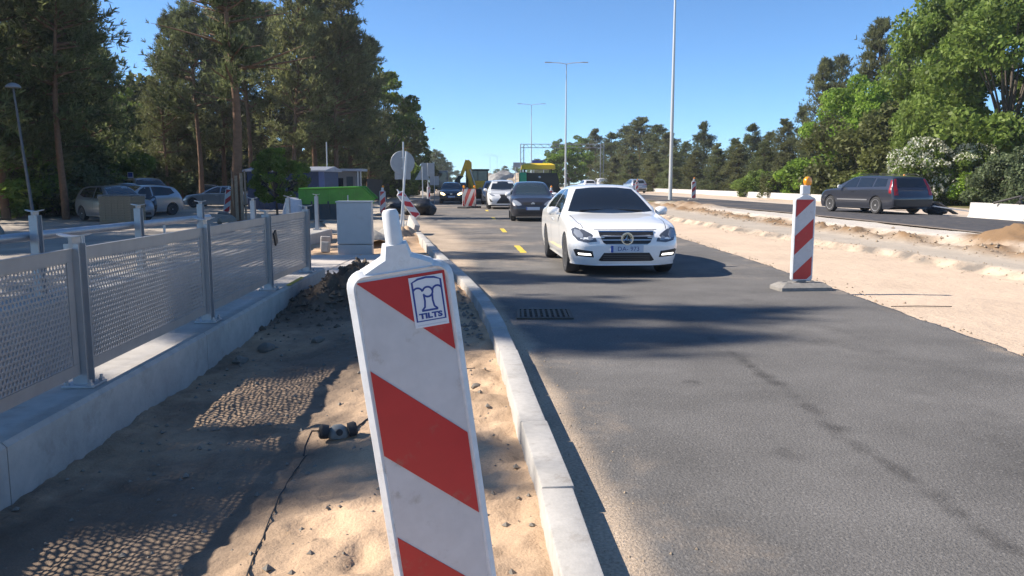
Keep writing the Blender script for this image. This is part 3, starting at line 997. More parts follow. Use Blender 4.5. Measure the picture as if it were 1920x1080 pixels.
row(['bush_mid', 'bush_olive', 'bush_grey'], [(-20, 38, 250, 1.2), (50, 42, 250, 1.2), (110, 40, 280, 1.1), (165, 46, 265, 1.1), (215, 62, 270, 1.2), (265, 70, 285, 1.3), (318, 84, 318, 1.6), (385, 88, 318, 1.7)],
    'bush', 'bush', 'dark undergrowth left of the car park', 'dark bush in the undergrowth along the car park')
row(['bush_olive', 'young_b', 'bush_mid'], [(600, 78, 285, 1.2), (660, 80, 280, 1.2), (705, 84, 285, 1.1), (735, 90, 290, 1.0), (555, 82, 280, 1.3), (765, 100, 300, 1.0), (500, 84, 285, 1.3)],
    'bush', 'bush', 'undergrowth behind the green skip', 'shaded bush under the pines behind the green skip')
tree('broad_fresh', 'young_maple', 'small fresh green tree in front of the blue shed', 'tree', spot(520, 40), 40, 3.4, None, 1.05)
# pine with a boarded trunk
pt = tree('pine_b', 'pine_tree', 'pine by the car park with planks bound round its trunk', 'tree', spot(450, 34), 34, 11.0, None, 0.62)
for c_ in pt.children:
    if c_.name.startswith('trunk'): c_.scale = (2.6, 2.6, 1)
plank = MB().box((0, 0, 1.25), (0.13, 0.035, 2.5)).mesh('trunk_guard_plank')
for i in range(8):
    a = i * PI / 4
    q = link('trunk_guard_plank', plank, 'timber', pt)
    q.location = (math.cos(a) * 0.60, math.sin(a) * 0.60, 0.1)
    q.rotation_euler = (0, 0, a + PI / 2)
    q.scale = (2.2, 1.4, 0.95 + 0.06 * ((i * 5) % 4))

# off to the left, out of the picture: the pines whose shadows reach the road
row(['pine_d', 'pine_b'], [(960 - 1500 * 19.5 / 10.7, 10.6, 343 - 1500 * 16.3 / 10.6, 0.55), (960 - 1500 * 20.2 / 9.0, 8.9, 343 - 1500 * 16.6 / 8.9, 0.36), (960 - 1500 * 18.6 / 9.2, 9.1, 343 - 1500 * 14.2 / 9.1, 0.5), (960 - 1500 * 18.5 / 13.9, 13.8, 343 - 1500 * 14.6 / 13.8, 0.55), (960 - 1500 * 16.5 / 5.2, 5.2, 343 - 1500 * 12.0 / 5.2, 0.55), (960 - 1500 * 17 / 17.5, 17.4, 343 - 1500 * 12.4 / 17.4, 0.6)],
    'pine_tree', 'tree', 'pines left of the picture', 'pine beyond the left edge, only its shadow in view')

row(['pine_low2', 'pine_low', 'pine_a'], [(960 - 1500 * 22 / 26, 26, 343 - 1500 * 12 / 26, 0.7), (960 - 1500 * 17.5 / 4.6, 4.5, 343 - 1500 * 9.6 / 4.5, 0.8), (960 - 1500 * 18.5 / 7.1, 7, 343 - 1500 * 10.2 / 7, 0.8), (960 - 1500 * 24 / 21, 21, 343 - 1500 * 14 / 21, 0.8), (960 - 1500 * 29 / 24, 24, 343 - 1500 * 15 / 24, 0.9), (960 - 1500 * 25 / 31, 31, 343 - 1500 * 13 / 31, 0.8)],
    'pine_tree', 'tree', 'pines shading the gravel', 'pine outside the left edge that shades the gravel')
TN[0] += 1
# right side
row(['pine_low2', 'pine_low', 'pine_c', 'pine_low'], [(1528, 86, 122, 0.8), (1575, 92, 118, 0.7), (1632, 82, 55, 0.8), (1690, 78, 62, 0.75), (1500, 96, 205, 0.8), (1770, 70, 20, 0.8)],
    'pine_tree', 'tree', 'pines behind the round maple', 'pine standing behind the round green maple')
row(['young_a', 'pine_low', 'pine_low2'], [(1045, 200, 262, 0.9, 'broad_thin'), (1090, 170, 256, 1.3, 'broad_thin'), (1118, 160, 246, 1.1, 'pine_low'), (1148, 150, 252, 1.3), (1172, 146, 240, 1.5, 'pine_low2'), (1198, 140, 226, 1.5, 'pine_low'),
     (1228, 136, 238, 1.5, 'pine_low2'), (1258, 130, 252, 1.5, 'pine_low'), (1284, 126, 268, 1.2), (1314, 122, 232, 0.95, 'young_a'), (1344, 118, 272, 1.2), (1374, 112, 262, 1.2), (1404, 106, 236, 1.0), (1436, 102, 252, 1.1), (1466, 98, 228, 1.1, 'pine_low')],
    'conifer', 'tree', 'conifers in the far right row', 'tree in the far row right of the road')
row(['young_b', 'young_a'], [(1150, 126, 296, 1.6), (1185, 120, 290, 1.6), (1222, 116, 286, 1.6), (1262, 112, 284, 1.6), (1302, 106, 286, 1.6), (1342, 98, 282, 1.5), (1384, 92, 274, 1.5), (1428, 86, 268, 1.4), (1470, 82, 270, 1.4), (1512, 80, 275, 1.4)],
    'young_pine', 'tree', 'young pines above the white wall', 'low bushy young pine behind the white wall')
tree('broad_fresh', 'birch_tree', 'bright green tree behind the lamp post with two arms', 'tree', spot(1066, 140), 140, tall(270, 140), None, 1.3)
tree('broad_round', 'maple_tree', 'round fresh green maple rising above the dark estate car', 'tree', spot(1612, 62), 62, tall(150, 62), None, 0.92)
tree('broad_big', 'lime_tree', 'huge leafy green tree filling the right edge', 'tree', spot(1880, 44), 44, tall(-60, 44), None, 0.92)
tree('broad_big', 'lime_tree', 'tall leafy green tree just left of the huge one at the edge', 'tree', spot(1765, 50), 50, tall(-20, 50), None, 0.72)
tree('bush_olive', 'bush', 'broad olive bush between the round maple and the blossoming shrub', 'bush', spot(1672, 56), 56, tall(205, 56), None, 1.0)
tree('bush_blossom', 'flowering_shrub', 'white blossoming shrub right of the estate car', 'bush', spot(1728, 45), 45, tall(262, 45), None, 0.85)
tree('bush_blossom', 'flowering_shrub', 'white blossoming shrub nearer the right edge', 'bush', spot(1822, 44), 44, tall(272, 44), None, 0.8, rz=2.2)
tree('bush_grey', 'bush', 'grey green bush at the right edge above the concrete wall', 'bush', spot(1900, 40), 40, tall(280, 40), None, 0.95)
row(['bush_mid', 'bush_olive', 'bush_fresh'], [(1468, 66, 318, 1.0), (1520, 64, 300, 1.1), (1562, 60, 318, 0.9), (1600, 58, 305, 1.1), (1655, 54, 318, 1.0), (1700, 50, 330, 1.0), (1768, 47, 322, 1.0), (1850, 43, 318, 1.0), (1420, 72, 322, 1.0)],
    'bush', 'bush', 'green bushes behind the walls on the right', 'green bush in the strip behind the concrete walls')
row(['pine_a', 'broad_thin', 'pine_c', 'young_a'], [(885, 420, 322, 1.8), (905, 420, 326, 1.8), (930, 380, 318, 1.8), (948, 360, 312, 1.6), (968, 330, 308, 1.5), (990, 300, 306, 1.5), (1012, 260, 300, 1.5), (1030, 230, 292, 1.4)],
    'distant_tree', 'tree', 'far trees at the end of the road', 'far tree on the skyline at the end of the road')
# ================================================================== railing on the plinth
def ribbon(pts, wd, y, closed=False):
    """Flat band of width wd along pts (x, z) in the plane y."""
    n = len(pts)
    vs, fs = [], []
    for i in range(n):
        a = Vector(pts[(i - 1) % n] if closed or i else pts[i])
        b = Vector(pts[(i + 1) % n] if closed or i < n - 1 else pts[i])
        t = (b - a).normalized()
        nn = Vector((-t.y, t.x)) * wd / 2
        p = Vector(pts[i])
        vs += [(p.x + nn.x, y, p.y + nn.y), (p.x - nn.x, y, p.y - nn.y)]
    for i in range(n if closed else n - 1):
        j = (i + 1) % n
        fs.append((2 * i, 2 * i + 1, 2 * j + 1, 2 * j))
    return vs, fs

_tc = {}
def text_mesh(s, size, extrude=0.0, bold=0.0):
    cu = bpy.data.curves.new('txt', 'FONT')
    cu.body = s
    cu.size = size
    cu.align_x = 'CENTER'
    cu.align_y = 'CENTER'
    cu.extrude = extrude
    cu.resolution_u = 3
    cu.offset = bold
    ob = bpy.data.objects.new('txt', cu)
    C.objects.link(ob)
    dg = bpy.context.evaluated_depsgraph_get()
    me = bpy.data.meshes.new_from_object(ob.evaluated_get(dg))
    bpy.data.objects.remove(ob)
    return me

def perforated(Lp, Hp, pitch=0.036, r=0.0132, margin=0.075, th=0.004):
    """Perforated sheet in the YZ plane, Lp along Y, Hp along Z, with real round holes."""
    mb = MB()
    rows = int((Hp - 2 * margin) / (pitch * 0.866))
    rh = (Hp - 2 * margin) / rows
    cols = int((Lp - 2 * margin) / pitch)
    cw = (Lp - 2 * margin) / (cols + 0.5)
    N = 8
    vs, fs = [], []
    def quad(y0, y1, z0, z1):
        b = len(vs)
        for x in (th / 2, -th / 2):
            vs.extend([(x, y0, z0), (x, y1, z0), (x, y1, z1), (x, y0, z1)])
        fs.append((b, b + 1, b + 2, b + 3)); fs.append((b + 7, b + 6, b + 5, b + 4))
    for i in range(rows):
        z0 = margin + i * rh
        off = 0.5 * cw * (i % 2)
        ys_ = margin + off
        if off > 0: quad(margin, ys_, z0, z0 + rh)
        else: quad(margin + cols * cw, Lp - margin, z0, z0 + rh)
        for j in range(cols):
            y0 = ys_ + j * cw
            cy, cz = y0 + cw / 2, z0 + rh / 2
            b = len(vs)
            outer = [(cw / 2, 0), (cw / 2, rh / 2), (0, rh / 2), (-cw / 2, rh / 2), (-cw / 2, 0), (-cw / 2, -rh / 2), (0, -rh / 2), (cw / 2, -rh / 2)]
            for x in (th / 2, -th / 2):
                for k in range(N):
                    vs.append((x, cy + outer[k][0], cz + outer[k][1]))
                for k in range(N):
                    q = k * PI / 4
                    vs.append((x, cy + r * math.cos(q), cz + r * math.sin(q)))
            for k in range(N):
                k2 = (k + 1) % N
                fs.append((b + k, b + k2, b + N + k2, b + N + k))
                fs.append((b + 2 * N + k2, b + 2 * N + k, b + 3 * N + k, b + 3 * N + k2))
                fs.append((b + N + k, b + N + k2, b + 3 * N + k2, b + 3 * N + k))
    # smooth margins, folded into a shallow frame
    me = bpy.data.meshes.new('panel')
    me.from_pydata(vs, [], fs)
    fr = MB()
    fr.box((0, Lp / 2, margin / 2 - 0.001), (0.012, Lp, margin - 0.002))
    fr.box((0, Lp / 2, Hp - margin / 2 + 0.001), (0.012, Lp, margin - 0.002))
    fr.box((0, margin / 2 - 0.001, Hp / 2), (0.0118, margin - 0.002, Hp - 2 * margin))
    fr.box((0, Lp - margin / 2 + 0.001, Hp / 2), (0.0118, margin - 0.002, Hp - 2 * margin))
    fr.box((0.0, Lp / 2, Hp + 0.004), (0.026, Lp, 0.006))
    return me, fr.mesh('panel_frame')

def saddle_mesh():
    mb = MB()
    n = 10
    vs, fs = [], []
    for i in range(n + 1):
        a = -1 + 2 * i / n
        x = a * 0.095
        z = 0.016 * a * a
        hw = 0.055 * math.sqrt(max(0.05, 1 - 0.75 * a * a))
        for yy in (-hw, hw):
            vs.append((x, yy, z)); vs.append((x, yy, z - 0.007))
    for i in range(n):
        b, c = 4 * i, 4 * i + 4
        fs += [(b, b + 2, c + 2, c), (b + 1, c + 1, c + 3, b + 3), (b, c, c + 1, b + 1), (b + 2, b + 3, c + 3, c + 2)]
    fs += [(0, 1, 3, 2), (4 * n, 4 * n + 2, 4 * n + 3, 4 * n + 1)]
    return mb.add(vs, fs).mesh('saddle', 50)

post_m = MB()
post_m.prism([(-0.05, 0.0), (0.05, 0.0), (0.046, 0.5), (0.050, 0.86), (0.058, 0.965), (-0.058, 0.965), (-0.050, 0.86), (-0.046, 0.5)], -0.012, 0.012, Matrix.Rotation(PI / 2, 4, 'Z'))
post_m.box((0, 0.046, 0.46), (0.09, 0.012, 0.92)).box((0, -0.046, 0.46), (0.09, 0.012, 0.92))
post_me = post_m.mesh('post')
plate_me = MB().box((0, 0, 0.010), (0.20, 0.20, 0.016), b=0.003).mesh('base_plate')
bolt_me = MB().cyl((0, 0, 0.018), (0, 0, 0.055), 0.011, 8).cyl((0, 0, 0.018), (0, 0, 0.032), 0.020, 6).mesh('bolt')
sad_me = saddle_mesh()
def add_post(root, p, rz, bolts=True):
    q = link('post', post_me, 'steel', root); q.location = p; q.rotation_euler = (0, 0, rz)
    b = link('base_plate', plate_me, 'steel', q)
    s = link('saddle', sad_me, 'steel', q); s.location = (0, 0, 0.968)
    if bolts:
        for dx in (-0.075, 0.075):
            for dy in (-0.075, 0.075):
                k = link('bolt', bolt_me, 'steel', q); k.location = (dx, dy, 0)
    return q

RX = lin([(-2, -2.52), (2.7, -2.66), (5.06, -2.77), (7.46, -2.87), (9.75, -2.985), (11.71, -3.01)])
PZ = 0.17
rail = thing('railing', 'grey steel railing of perforated panels on the near concrete plinth', 'railing', (0, 0, 0))
pys = [0.35, 2.72, 5.06, 7.46, 9.75, 11.71]
pan_me, pfr_me = perforated(2.16, 0.80)
for i, y in enumerate(pys):
    add_post(rail, (RX(y), y, PZ), -math.atan2(RX(y + .5) - RX(y - .5), 1))
for i in range(len(pys) - 1):
    y0, y1 = pys[i] + 0.06, pys[i + 1] - 0.06
    x0, x1 = RX(pys[i]), RX(pys[i + 1])
    q = link('panel', pan_me, 'steel_panel', rail)
    q.location = (x0, y0, PZ + 0.085)
    ll = math.hypot(x1 - x0, y1 - y0)
    q.scale = (1, ll / 2.16, 1)
    q.rotation_euler = (0, 0, -math.atan2(x1 - x0, y1 - y0 + 0.12))
    f = link('panel_frame', pfr_me, 'steel_panel', q)
strap = MB().box((0, 0, 0), (0.02, 0.10, 0.17), m=Matrix.Rotation(R(25), 4, 'X')).build('strap', 'black_plastic', rail)
strap.location = (RX(9.95) + 0.035, 9.98, PZ + 0.62)

# plinth under the railing, cast in sections
pl = thing('concrete_plinth', 'long concrete plinth carrying the perforated railing', 'plinth', (0, 0, 0))
secs = [(-2.0, 0.9), (0.9, 3.9), (3.9, 6.9), (6.9, 9.6), (9.6, 12.35)]
for y0, y1 in secs:
    a, b = PX(y0 + .004), PX(y1 - .004)
    wdt = 0.50
    prof = [(0, -0.34), (0.0, PZ - 0.025), (-0.025, PZ), (-wdt, PZ), (-wdt, -1.5), (-wdt + 0.2, -1.5)]
    vs_, fs_ = [], []
    for (yy, xx) in ((y0 + .004, a), (y1 - .004, b)):
        vs_ += [(xx + px_, yy, pz_) for px_, pz_ in prof]
    n = len(prof)
    fs_ = [tuple(range(n)), tuple(range(2 * n - 1, n - 1, -1))] + [(i, i + n, (i + 1) % n + n, (i + 1) % n) for i in range(n)]
    MB().add(vs_, fs_).build('plinth_section', 'concrete', pl)
# yellow tape measure lying on the plinth
q = MB().box((0, 0, 0.006), (0.05, 0.85, 0.012), b=0.004).build('tape_strip', 'yellow_tape')
q.location = (RX(10.6) + 0.12, 10.55, PZ + 0.002); q.rotation_euler = (0, 0, 0.05)
tag(q, 'narrow yellow strip lying on the plinth near the last post', 'strip')

# second railing across the walkway: posts, a pipe, no panels yet
r2 = thing('railing', 'unfinished second railing, posts and one pipe without panels', 'railing', (-5.35, 6.0, 0))
for y in (9.0, 11.5, 13.8, 16.6, 19.2, 22.0):
    add_post(r2, (0, y - 6.0, PZ + 0.02), 0)
MB().tube([(-0.12, 0.0, 0.86), (-0.12, 3.0, 0.87), (-0.13, 8.5, 0.86)], 0.052, 12).build('pipe', 'steel', r2, 40)
for y in (1.2, 4.2, 6.6):
    MB().cyl((-0.12, y, 0.2), (-0.12, y, 0.83), 0.02, 8).build('pipe_stay', 'steel', r2)
p2 = thing('concrete_plinth', 'concrete plinth under the unfinished railing across the walkway', 'plinth', (-5.35, 6.0, 0))
for i in range(-2, 4):
    MB().box((0, 2 + i * 4.05 + 0.3, -0.66 if i < 2 else -0.08), (0.62, 4.02, 1.70 if i < 2 else 0.54), b=0.02).build('plinth_section', 'concrete', p2)
for k, (x, y, s, rz, lb) in enumerate(((-4.35, 18.6, 0.30, 0.3, 'grey concrete block on edge under the end of the far plinth'), (-4.15, 17.75, 0.24, -0.2, 'smaller grey concrete block lying left of the cabinet foot'))):
    o = MB().box((0, 0, s * 0.5), (s * 0.75, s * 0.5, s), b=0.02).build('concrete_block', 'concrete')
    o.location = (x, y, -0.06); o.rotation_euler = (0, 0.06, rz)
    tag(o, lb, 'block')
# ================================================================== beacons and props
def clip_poly(poly, a, b, c):
    """keep a*x + b*z <= c"""
    out = []
    n = len(poly)
    for i in range(n):
        p, q = poly[i], poly[(i + 1) % n]
        dp, dq = a * p[0] + b * p[1] - c, a * q[0] + b * q[1] - c
        if dp <= 0: out.append(p)
        if dp * dq < 0:
            t = dp / (dp - dq)
            out.append((p[0] + (q[0] - p[0]) * t, p[1] + (q[1] - p[1]) * t))
    return out

def rrect(w_, z0, z1, r, n=5):
    pts = []
    for cx, cz, a0 in ((w_ / 2 - r, z1 - r, 0), (-w_ / 2 + r, z1 - r, 90), (-w_ / 2 + r, z0 + r, 180), (w_ / 2 - r, z0 + r, 270)):
        for k in range(n + 1):
            a = R(a0 + 90 * k / n)
            pts.append((cx + r * math.cos(a), cz + r * math.sin(a)))
    return pts

def stack(mb, layers):
    """layers of equal-length outlines [(y, pts)], closed at both ends"""
    n = len(layers[0][1])
    vs = [(a, y, b) for y, pts in layers for a, b in pts]
    fs = [tuple(range(n)), tuple(range(len(vs) - 1, len(vs) - n - 1, -1))]
    for k in range(len(layers) - 1):
        for i in range(n):
            j = (i + 1) % n
            fs.append((k * n + i, (k + 1) * n + i, (k + 1) * n + j, k * n + j))
    return mb.add(vs, fs)

BW, BH = 0.31, 1.16
def beacon_meshes(mirror):
    sgn = -1 if mirror else 1
    d = {}
    b = MB()
    stack(b, [(0.030, rrect(BW - 0.03, 0.015, BH - 0.015, 0.04)), (0.018, rrect(BW, 0, BH, 0.05)), (-0.014, rrect(BW, 0, BH, 0.05)), (-0.030, rrect(BW - 0.034, 0.017, BH - 0.017, 0.036)), (-0.022, rrect(BW - 0.050, 0.026, BH - 0.026, 0.03))])
    d['panel'] = b.mesh('panel', 35)
    fw, f0, f1 = 0.128, 0.03, BH - 0.032
    d['face'] = MB().prism([(-fw, f0), (fw, f0), (fw, f1), (-fw, f1)], -0.0245, -0.020).mesh('face')
    reds = []
    for k in (0, 2, 4):
        zt = f1 + 0.26 - 0.26 * k
        poly = [(-fw, f0), (fw, f0), (fw, f1), (-fw, f1)]
        poly = clip_poly(poly, 0.94, 1, zt - 0.94 * fw)          # below the upper boundary
        poly = clip_poly(poly, -0.94, -1, -(zt - 0.26) + 0.94 * fw)
        if len(poly) > 2:
            pp = [(sgn * a, b_) for a, b_ in poly]
            reds.append(MB().prism(pp, -0.0268, -0.0245).mesh('red_stripe'))
    d['reds'] = reds
    h = MB()
    stack(h, [(0.026, [(-0.120, -0.025), (0.120, -0.025), (0.100, 0.006), (0.062, 0.022), (0.044, 0.030), (0.034, 0.066), (-0.034, 0.066), (-0.044, 0.030), (-0.072, 0.016), (-0.108, 0.0)]), (-0.012, [(-0.120, -0.025), (0.120, -0.025), (0.100, 0.006), (0.062, 0.022), (0.044, 0.030), (0.034, 0.066), (-0.034, 0.066), (-0.044, 0.030), (-0.072, 0.016), (-0.108, 0.0)]), (-0.026, [(-0.110, -0.025), (0.110, -0.025), (0.090, -0.004), (0.056, 0.012), (0.036, 0.020), (0.028, 0.060), (-0.028, 0.060), (-0.036, 0.020), (-0.066, 0.006), (-0.098, -0.010)])])
    d['head'] = h.mesh('head')
    d['peg'] = MB().lathe([(0.0258, 0.05), (0.0255, 0.07), (0.0240, 0.150), (0.019, 0.161), (0.0, 0.164)], 18).mesh('peg', 40)
    ba = MB()
    stack(ba, [(0.0, [(-0.36, -0.20), (0.36, -0.20), (0.38, -0.14), (0.38, 0.14), (0.36, 0.20), (-0.36, 0.20), (-0.38, 0.14), (-0.38, -0.14)]),
               (0.05, [(-0.36, -0.20), (0.36, -0.20), (0.38, -0.14), (0.38, 0.14), (0.36, 0.20), (-0.36, 0.20), (-0.38, 0.14), (-0.38, -0.14)]),
               (0.105, [(-0.27, -0.12), (0.27, -0.12), (0.29, -0.08), (0.29, 0.08), (0.27, 0.12), (-0.27, 0.12), (-0.29, 0.08), (-0.29, -0.08)])])
    me = MB()
    me.v = [(a, c, b_) for a, b_, c in ba.v]
    me.f = ba.f
    d['foot'] = me.mesh('foot')
    hs = MB()
    for x in (-0.2, 0.2):
        for y in (-0.07, 0.07):
            hs.box((x, y, 0.100), (0.07, 0.045, 0.014), b=0.004)
    hs.box((0, -0.085, 0.1), (0.12, 0.05, 0.012), b=0.004)
    d['grip'] = hs.mesh('grip')
    lm = MB().lathe([(0.026, -0.035), (0.030, -0.034), (0.085, -0.028), (0.090, -0.02), (0.090, 0.02), (0.085, 0.028), (0.03, 0.034), (0.0, 0.036)], 18, Matrix.Rotation(PI / 2, 4, 'X'))
    d['lens'] = lm.mesh('lens', 40)
    d['lamp_box'] = MB().box((0, 0, 0), (0.12, 0.075, 0.13), b=0.015).mesh('lamp_box')
    return d
BM = {False: beacon_meshes(False), True: beacon_meshes(True)}
def beacon(label, loc, rz, mirror=True, lamp=True, foot=True, roll=0.0, tilt=0.0, group=None, scale=1.0, big=False):
    d = BM[mirror]
    t = thing('traffic_beacon', label, 'beacon', loc, rz, group)
    t.rotation_euler = (tilt, roll, rz)
    t.scale = (scale,) * 3
    z = 0.12
    p = link('panel', d['panel'], 'rim_white', t); p.location.z = z
    f = link('face', d['face'], 'board_white', t); f.location.z = z
    for m_ in d['reds']:
        q = link('red_stripe', m_, 'board_red', f)
    h = link('head', d['head'], 'rim_white', t); h.location.z = z + BH
    if foot:
        b = link('foot', d['foot'], 'dusty_rubber', t)
        link('grip', d['grip'], 'rubber', b)
        MB().box((0, 0, 0.11), (0.12, 0.06, 0.06)).build('stem', 'dusty_rubber', t)
    if lamp:
        q = link('lamp_box', d['lamp_box'], 'rim_white', t); q.location = (0, 0, z + BH + 0.10)
        q = link('lens', d['lens'], 'amber', t); q.location = (0.03, 0, z + BH + 0.215); q.rotation_euler = (0, 0, 0.5); q.scale = (0.72, 0.9, 0.72)
    else:
        q = link('peg', d['peg'], 'rim_white', t); q.location.z = z + BH
    return t

# the leaning beacon in front, with the sticker
nb_h = 1.235 - 0.12 - BH
tilt_r = R(-7.6)
nb = beacon('big red and white striped beacon board leaning left in the foreground', (-0.176, 2.36, -0.03), R(14), mirror=False, lamp=False, foot=True, roll=tilt_r)
nb.location = (-0.168, 2.36, -0.035)
# sticker: white card, blue frame with arches, lettering
stx, stz = 0.0705, BH + 0.12 - 0.118
yb = -0.0285
card = MB().prism([(-0.050, -0.073), (0.050, -0.073), (0.050, 0.077), (-0.050, 0.077)], -0.0008, 0.0012).build('sticker', 'sticker_white', nb)
card.location = (stx, yb + 0.0006, stz)
mk = MB()
fr_ = [(-0.042, -0.058), (0.042, -0.058), (0.042, 0.058), (0.024, 0.066), (0, 0.069), (-0.024, 0.066), (-0.042, 0.058)]
mk.add(*ribbon(fr_, 0.0058, 0, True))
def arc(cx, cz, r, a0, a1, n=10):
    return [(cx + r * math.cos(R(a0 + (a1 - a0) * k / n)), cz + r * math.sin(R(a0 + (a1 - a0) * k / n))) for k in range(n + 1)]
mk.add(*ribbon(arc(-0.029, 0.026, 0.0145, 150, 10), 0.0056, -0.0001))
mk.add(*ribbon(arc(0.029, 0.026, 0.0145, 170, 30), 0.0056, -0.0001))
mk.add(*ribbon(arc(0.0, 0.026, 0.0145, 200, 520, 20), 0.0056, -0.0001))
for s in (-1, 1):
    mk.add(*ribbon([(s * 0.0125, 0.018), (s * 0.0115, 0.0), (s * 0.014, -0.018), (s * 0.023, -0.027)], 0.0056, -0.0002))
mk.add(*ribbon([(-0.024, -0.028), (0.024, -0.028)], 0.0056, -0.0003))
q = mk.build('emblem', 'sticker_blue', card); q.location = (0, -0.0013, 0.004)
tm = text_mesh('TILTS', 0.0225, bold=0.0012)
q = link('lettering', tm, 'sticker_blue', card); q.rotation_euler = (PI / 2, 0, 0); q.location = (0, -0.0016, -0.0405); q.scale = (1.25, 0.95, 1)
ln = MB().add(*ribbon([(-0.043, -0.0), (0.043, 0.0)], 0.0022, 0)).build('fine_print', 'plate_white', card); ln.location = (0, -0.0014, -0.066)

beacon('tall striped beacon with amber lamp on the right edge of the asphalt', (4.02, 11.05, -0.005), R(6))
G_ = 'striped beacons in the distance'
beacon('small striped beacon right of the tall bare lamp pole', (12.4, 55, 0.3), R(0), group=G_)
beacon('striped beacon beside the far silver crossover', (spot(1194, 84), 84, 0.3), 0, group=G_)
beacon('striped beacon behind the roof of the dark estate car', (spot(1690, 36), 36, 0.3), 0, group=G_)
beacon('striped beacon right of the dark hatchback, by the paver', (spot(1033, 42), 42, 0.0), R(30), lamp=True, group=G_, scale=0.85)
beacon('striped beacon standing behind the white lamp peg of the leaning board', (spot(718, 38), 38, -0.05), R(20), group=G_, lamp=True, scale=0.9)
beacon('striped beacon near the left verge beside the black car', (spot(804, 50), 50, -0.05), R(60), group=G_, lamp=False)
beacon('tilted striped beacon by the parked silver saloon', (spot(424, 40), 40, -0.1), R(40), group=G_, lamp=False, roll=R(8))
beacon('striped beacon leaning left beside the round sign pole', (spot(786, 30), 30, 0.12), R(25), lamp=False, foot=False, roll=R(-34), group=G_, tilt=R(-12), mirror=False, scale=0.95)

# barrier board between the lanes
bt = thing('barrier_board', 'red and white barrier board between the lanes near the digger', 'barrier', (spot(880, 47.5), 47.5, 0), R(62))
MB().box((0, 0, 0.62), (1.5, 0.03, 1.0)).build('board', 'board_white', bt)
for k in range(4):
    poly = [(-0.75, 0.12), (0.75, 0.12), (0.75, 1.12), (-0.75, 1.12)]
    c0 = -1.35 + k * 0.80
    poly = clip_poly(poly, 1, -0.8, c0 + 0.40 - 0.5)
    poly = clip_poly(poly, -1, 0.8, -(c0 - 0.5))
    if len(poly) > 2:
        MB().prism(poly, -0.021, -0.0155).build('red_stripe', 'board_red', bt)
        MB().prism(poly, 0.0155, 0.021).build('red_stripe', 'board_red', bt)
for x in (-0.6, 0.6):
    MB().box((x, 0, 0.55), (0.05, 0.06, 1.1)).build('post', 'galv', bt)
    MB().box((x, 0, 0.05), (0.4, 0.7, 0.1), b=0.02).build('foot', 'rubber', bt)
    MB().lathe([(0.09, -0.03), (0.09, 0.03), (0.0, 0.035)], 14, Matrix.Translation((x, 0, 1.24)) @ Matrix.Rotation(PI / 2, 4, 'X')).build('lamp', 'amber', bt)

# ------------------------------------------------------------------ respirator, cord, stones
mk_ = thing('respirator_mask', 'grey half mask respirator lying on the sand by a black cord', 'respirator', (-1.06, 4.72, walk_z(-1.06, 4.72) + 0.005), R(20))
b = MB()
b.lathe([(0.055, 0.0), (0.062, 0.02), (0.05, 0.055), (0.025, 0.075), (0.0, 0.078)], 14)
bo = b.build('face_piece', 'mask_grey', mk_, 50)
bo.scale = (1.15, 0.85, 1)
for s in (-1, 1):
    MB().lathe([(0.018, -0.028), (0.042, -0.022), (0.045, 0.018), (0.034, 0.03), (0, 0.031)], 14, Matrix.Translation((s * 0.083, -0.01, 0.045)) @ Matrix.Rotation(s * PI / 2 * 0.9, 4, 'Y')).build('filter_cap', 'rubber', mk_, 40)
MB().lathe([(0.02, 0), (0.02, 0.025), (0, 0.027)], 12, Matrix.Translation((0, -0.045, 0.045)) @ Matrix.Rotation(PI / 2 * 0.9, 4, 'X')).build('valve', 'black_plastic', mk_, 40)
MB().tube([(-0.1, 0, 0.05), (-0.16, -0.05, 0.07), (-0.21, -0.16, 0.02), (-0.23, -0.27, 0.0)], 0.005, 6).build('strap', 'cable', mk_)
def lay(pts, r, name, label, m_='cable', cat='cord', lift=0.006):
    P = []
    for i in range(len(pts) - 1):
        for k in range(8):
            t = k / 8
            p0 = pts[max(i - 1, 0)]; p1 = pts[i]; p2 = pts[i + 1]; p3 = pts[min(i + 2, len(pts) - 1)]
            f = lambda a, b, c, d: 0.5 * (2 * b + (c - a) * t + (2 * a - 5 * b + 4 * c - d) * t * t + (3 * b - a - 3 * c + d) * t ** 3)
            x, y = f(p0[0], p1[0], p2[0], p3[0]), f(p0[1], p1[1], p2[1], p3[1])
            P.append((x, y, (walk_z(x, y) + walk_z(x - .03, y) + walk_z(x, y + .03) + walk_z(x, y - .03)) / 4 + lift))
    x, y = pts[-1]
    P.append((x, y, walk_z(x, y) + lift))
    o = MB().tube(P, r, 6).build(name, m_, None, 60)
    return tag(o, label, cat)
lay([(-0.99, 4.80), (-0.95, 5.05), (-0.86, 5.30), (-0.72, 5.55), (-0.55, 5.85), (-0.30, 6.3)], 0.006, 'cord', 'black cord running from the respirator behind the beacon board')
lay([(-1.20, 4.5), (-1.19, 4.1), (-1.13, 3.6), (-1.06, 3.1), (-1.03, 2.8), (-1.08, 2.4)], 0.0035, 'cord', 'thin dark cord on the sand in front of the respirator')

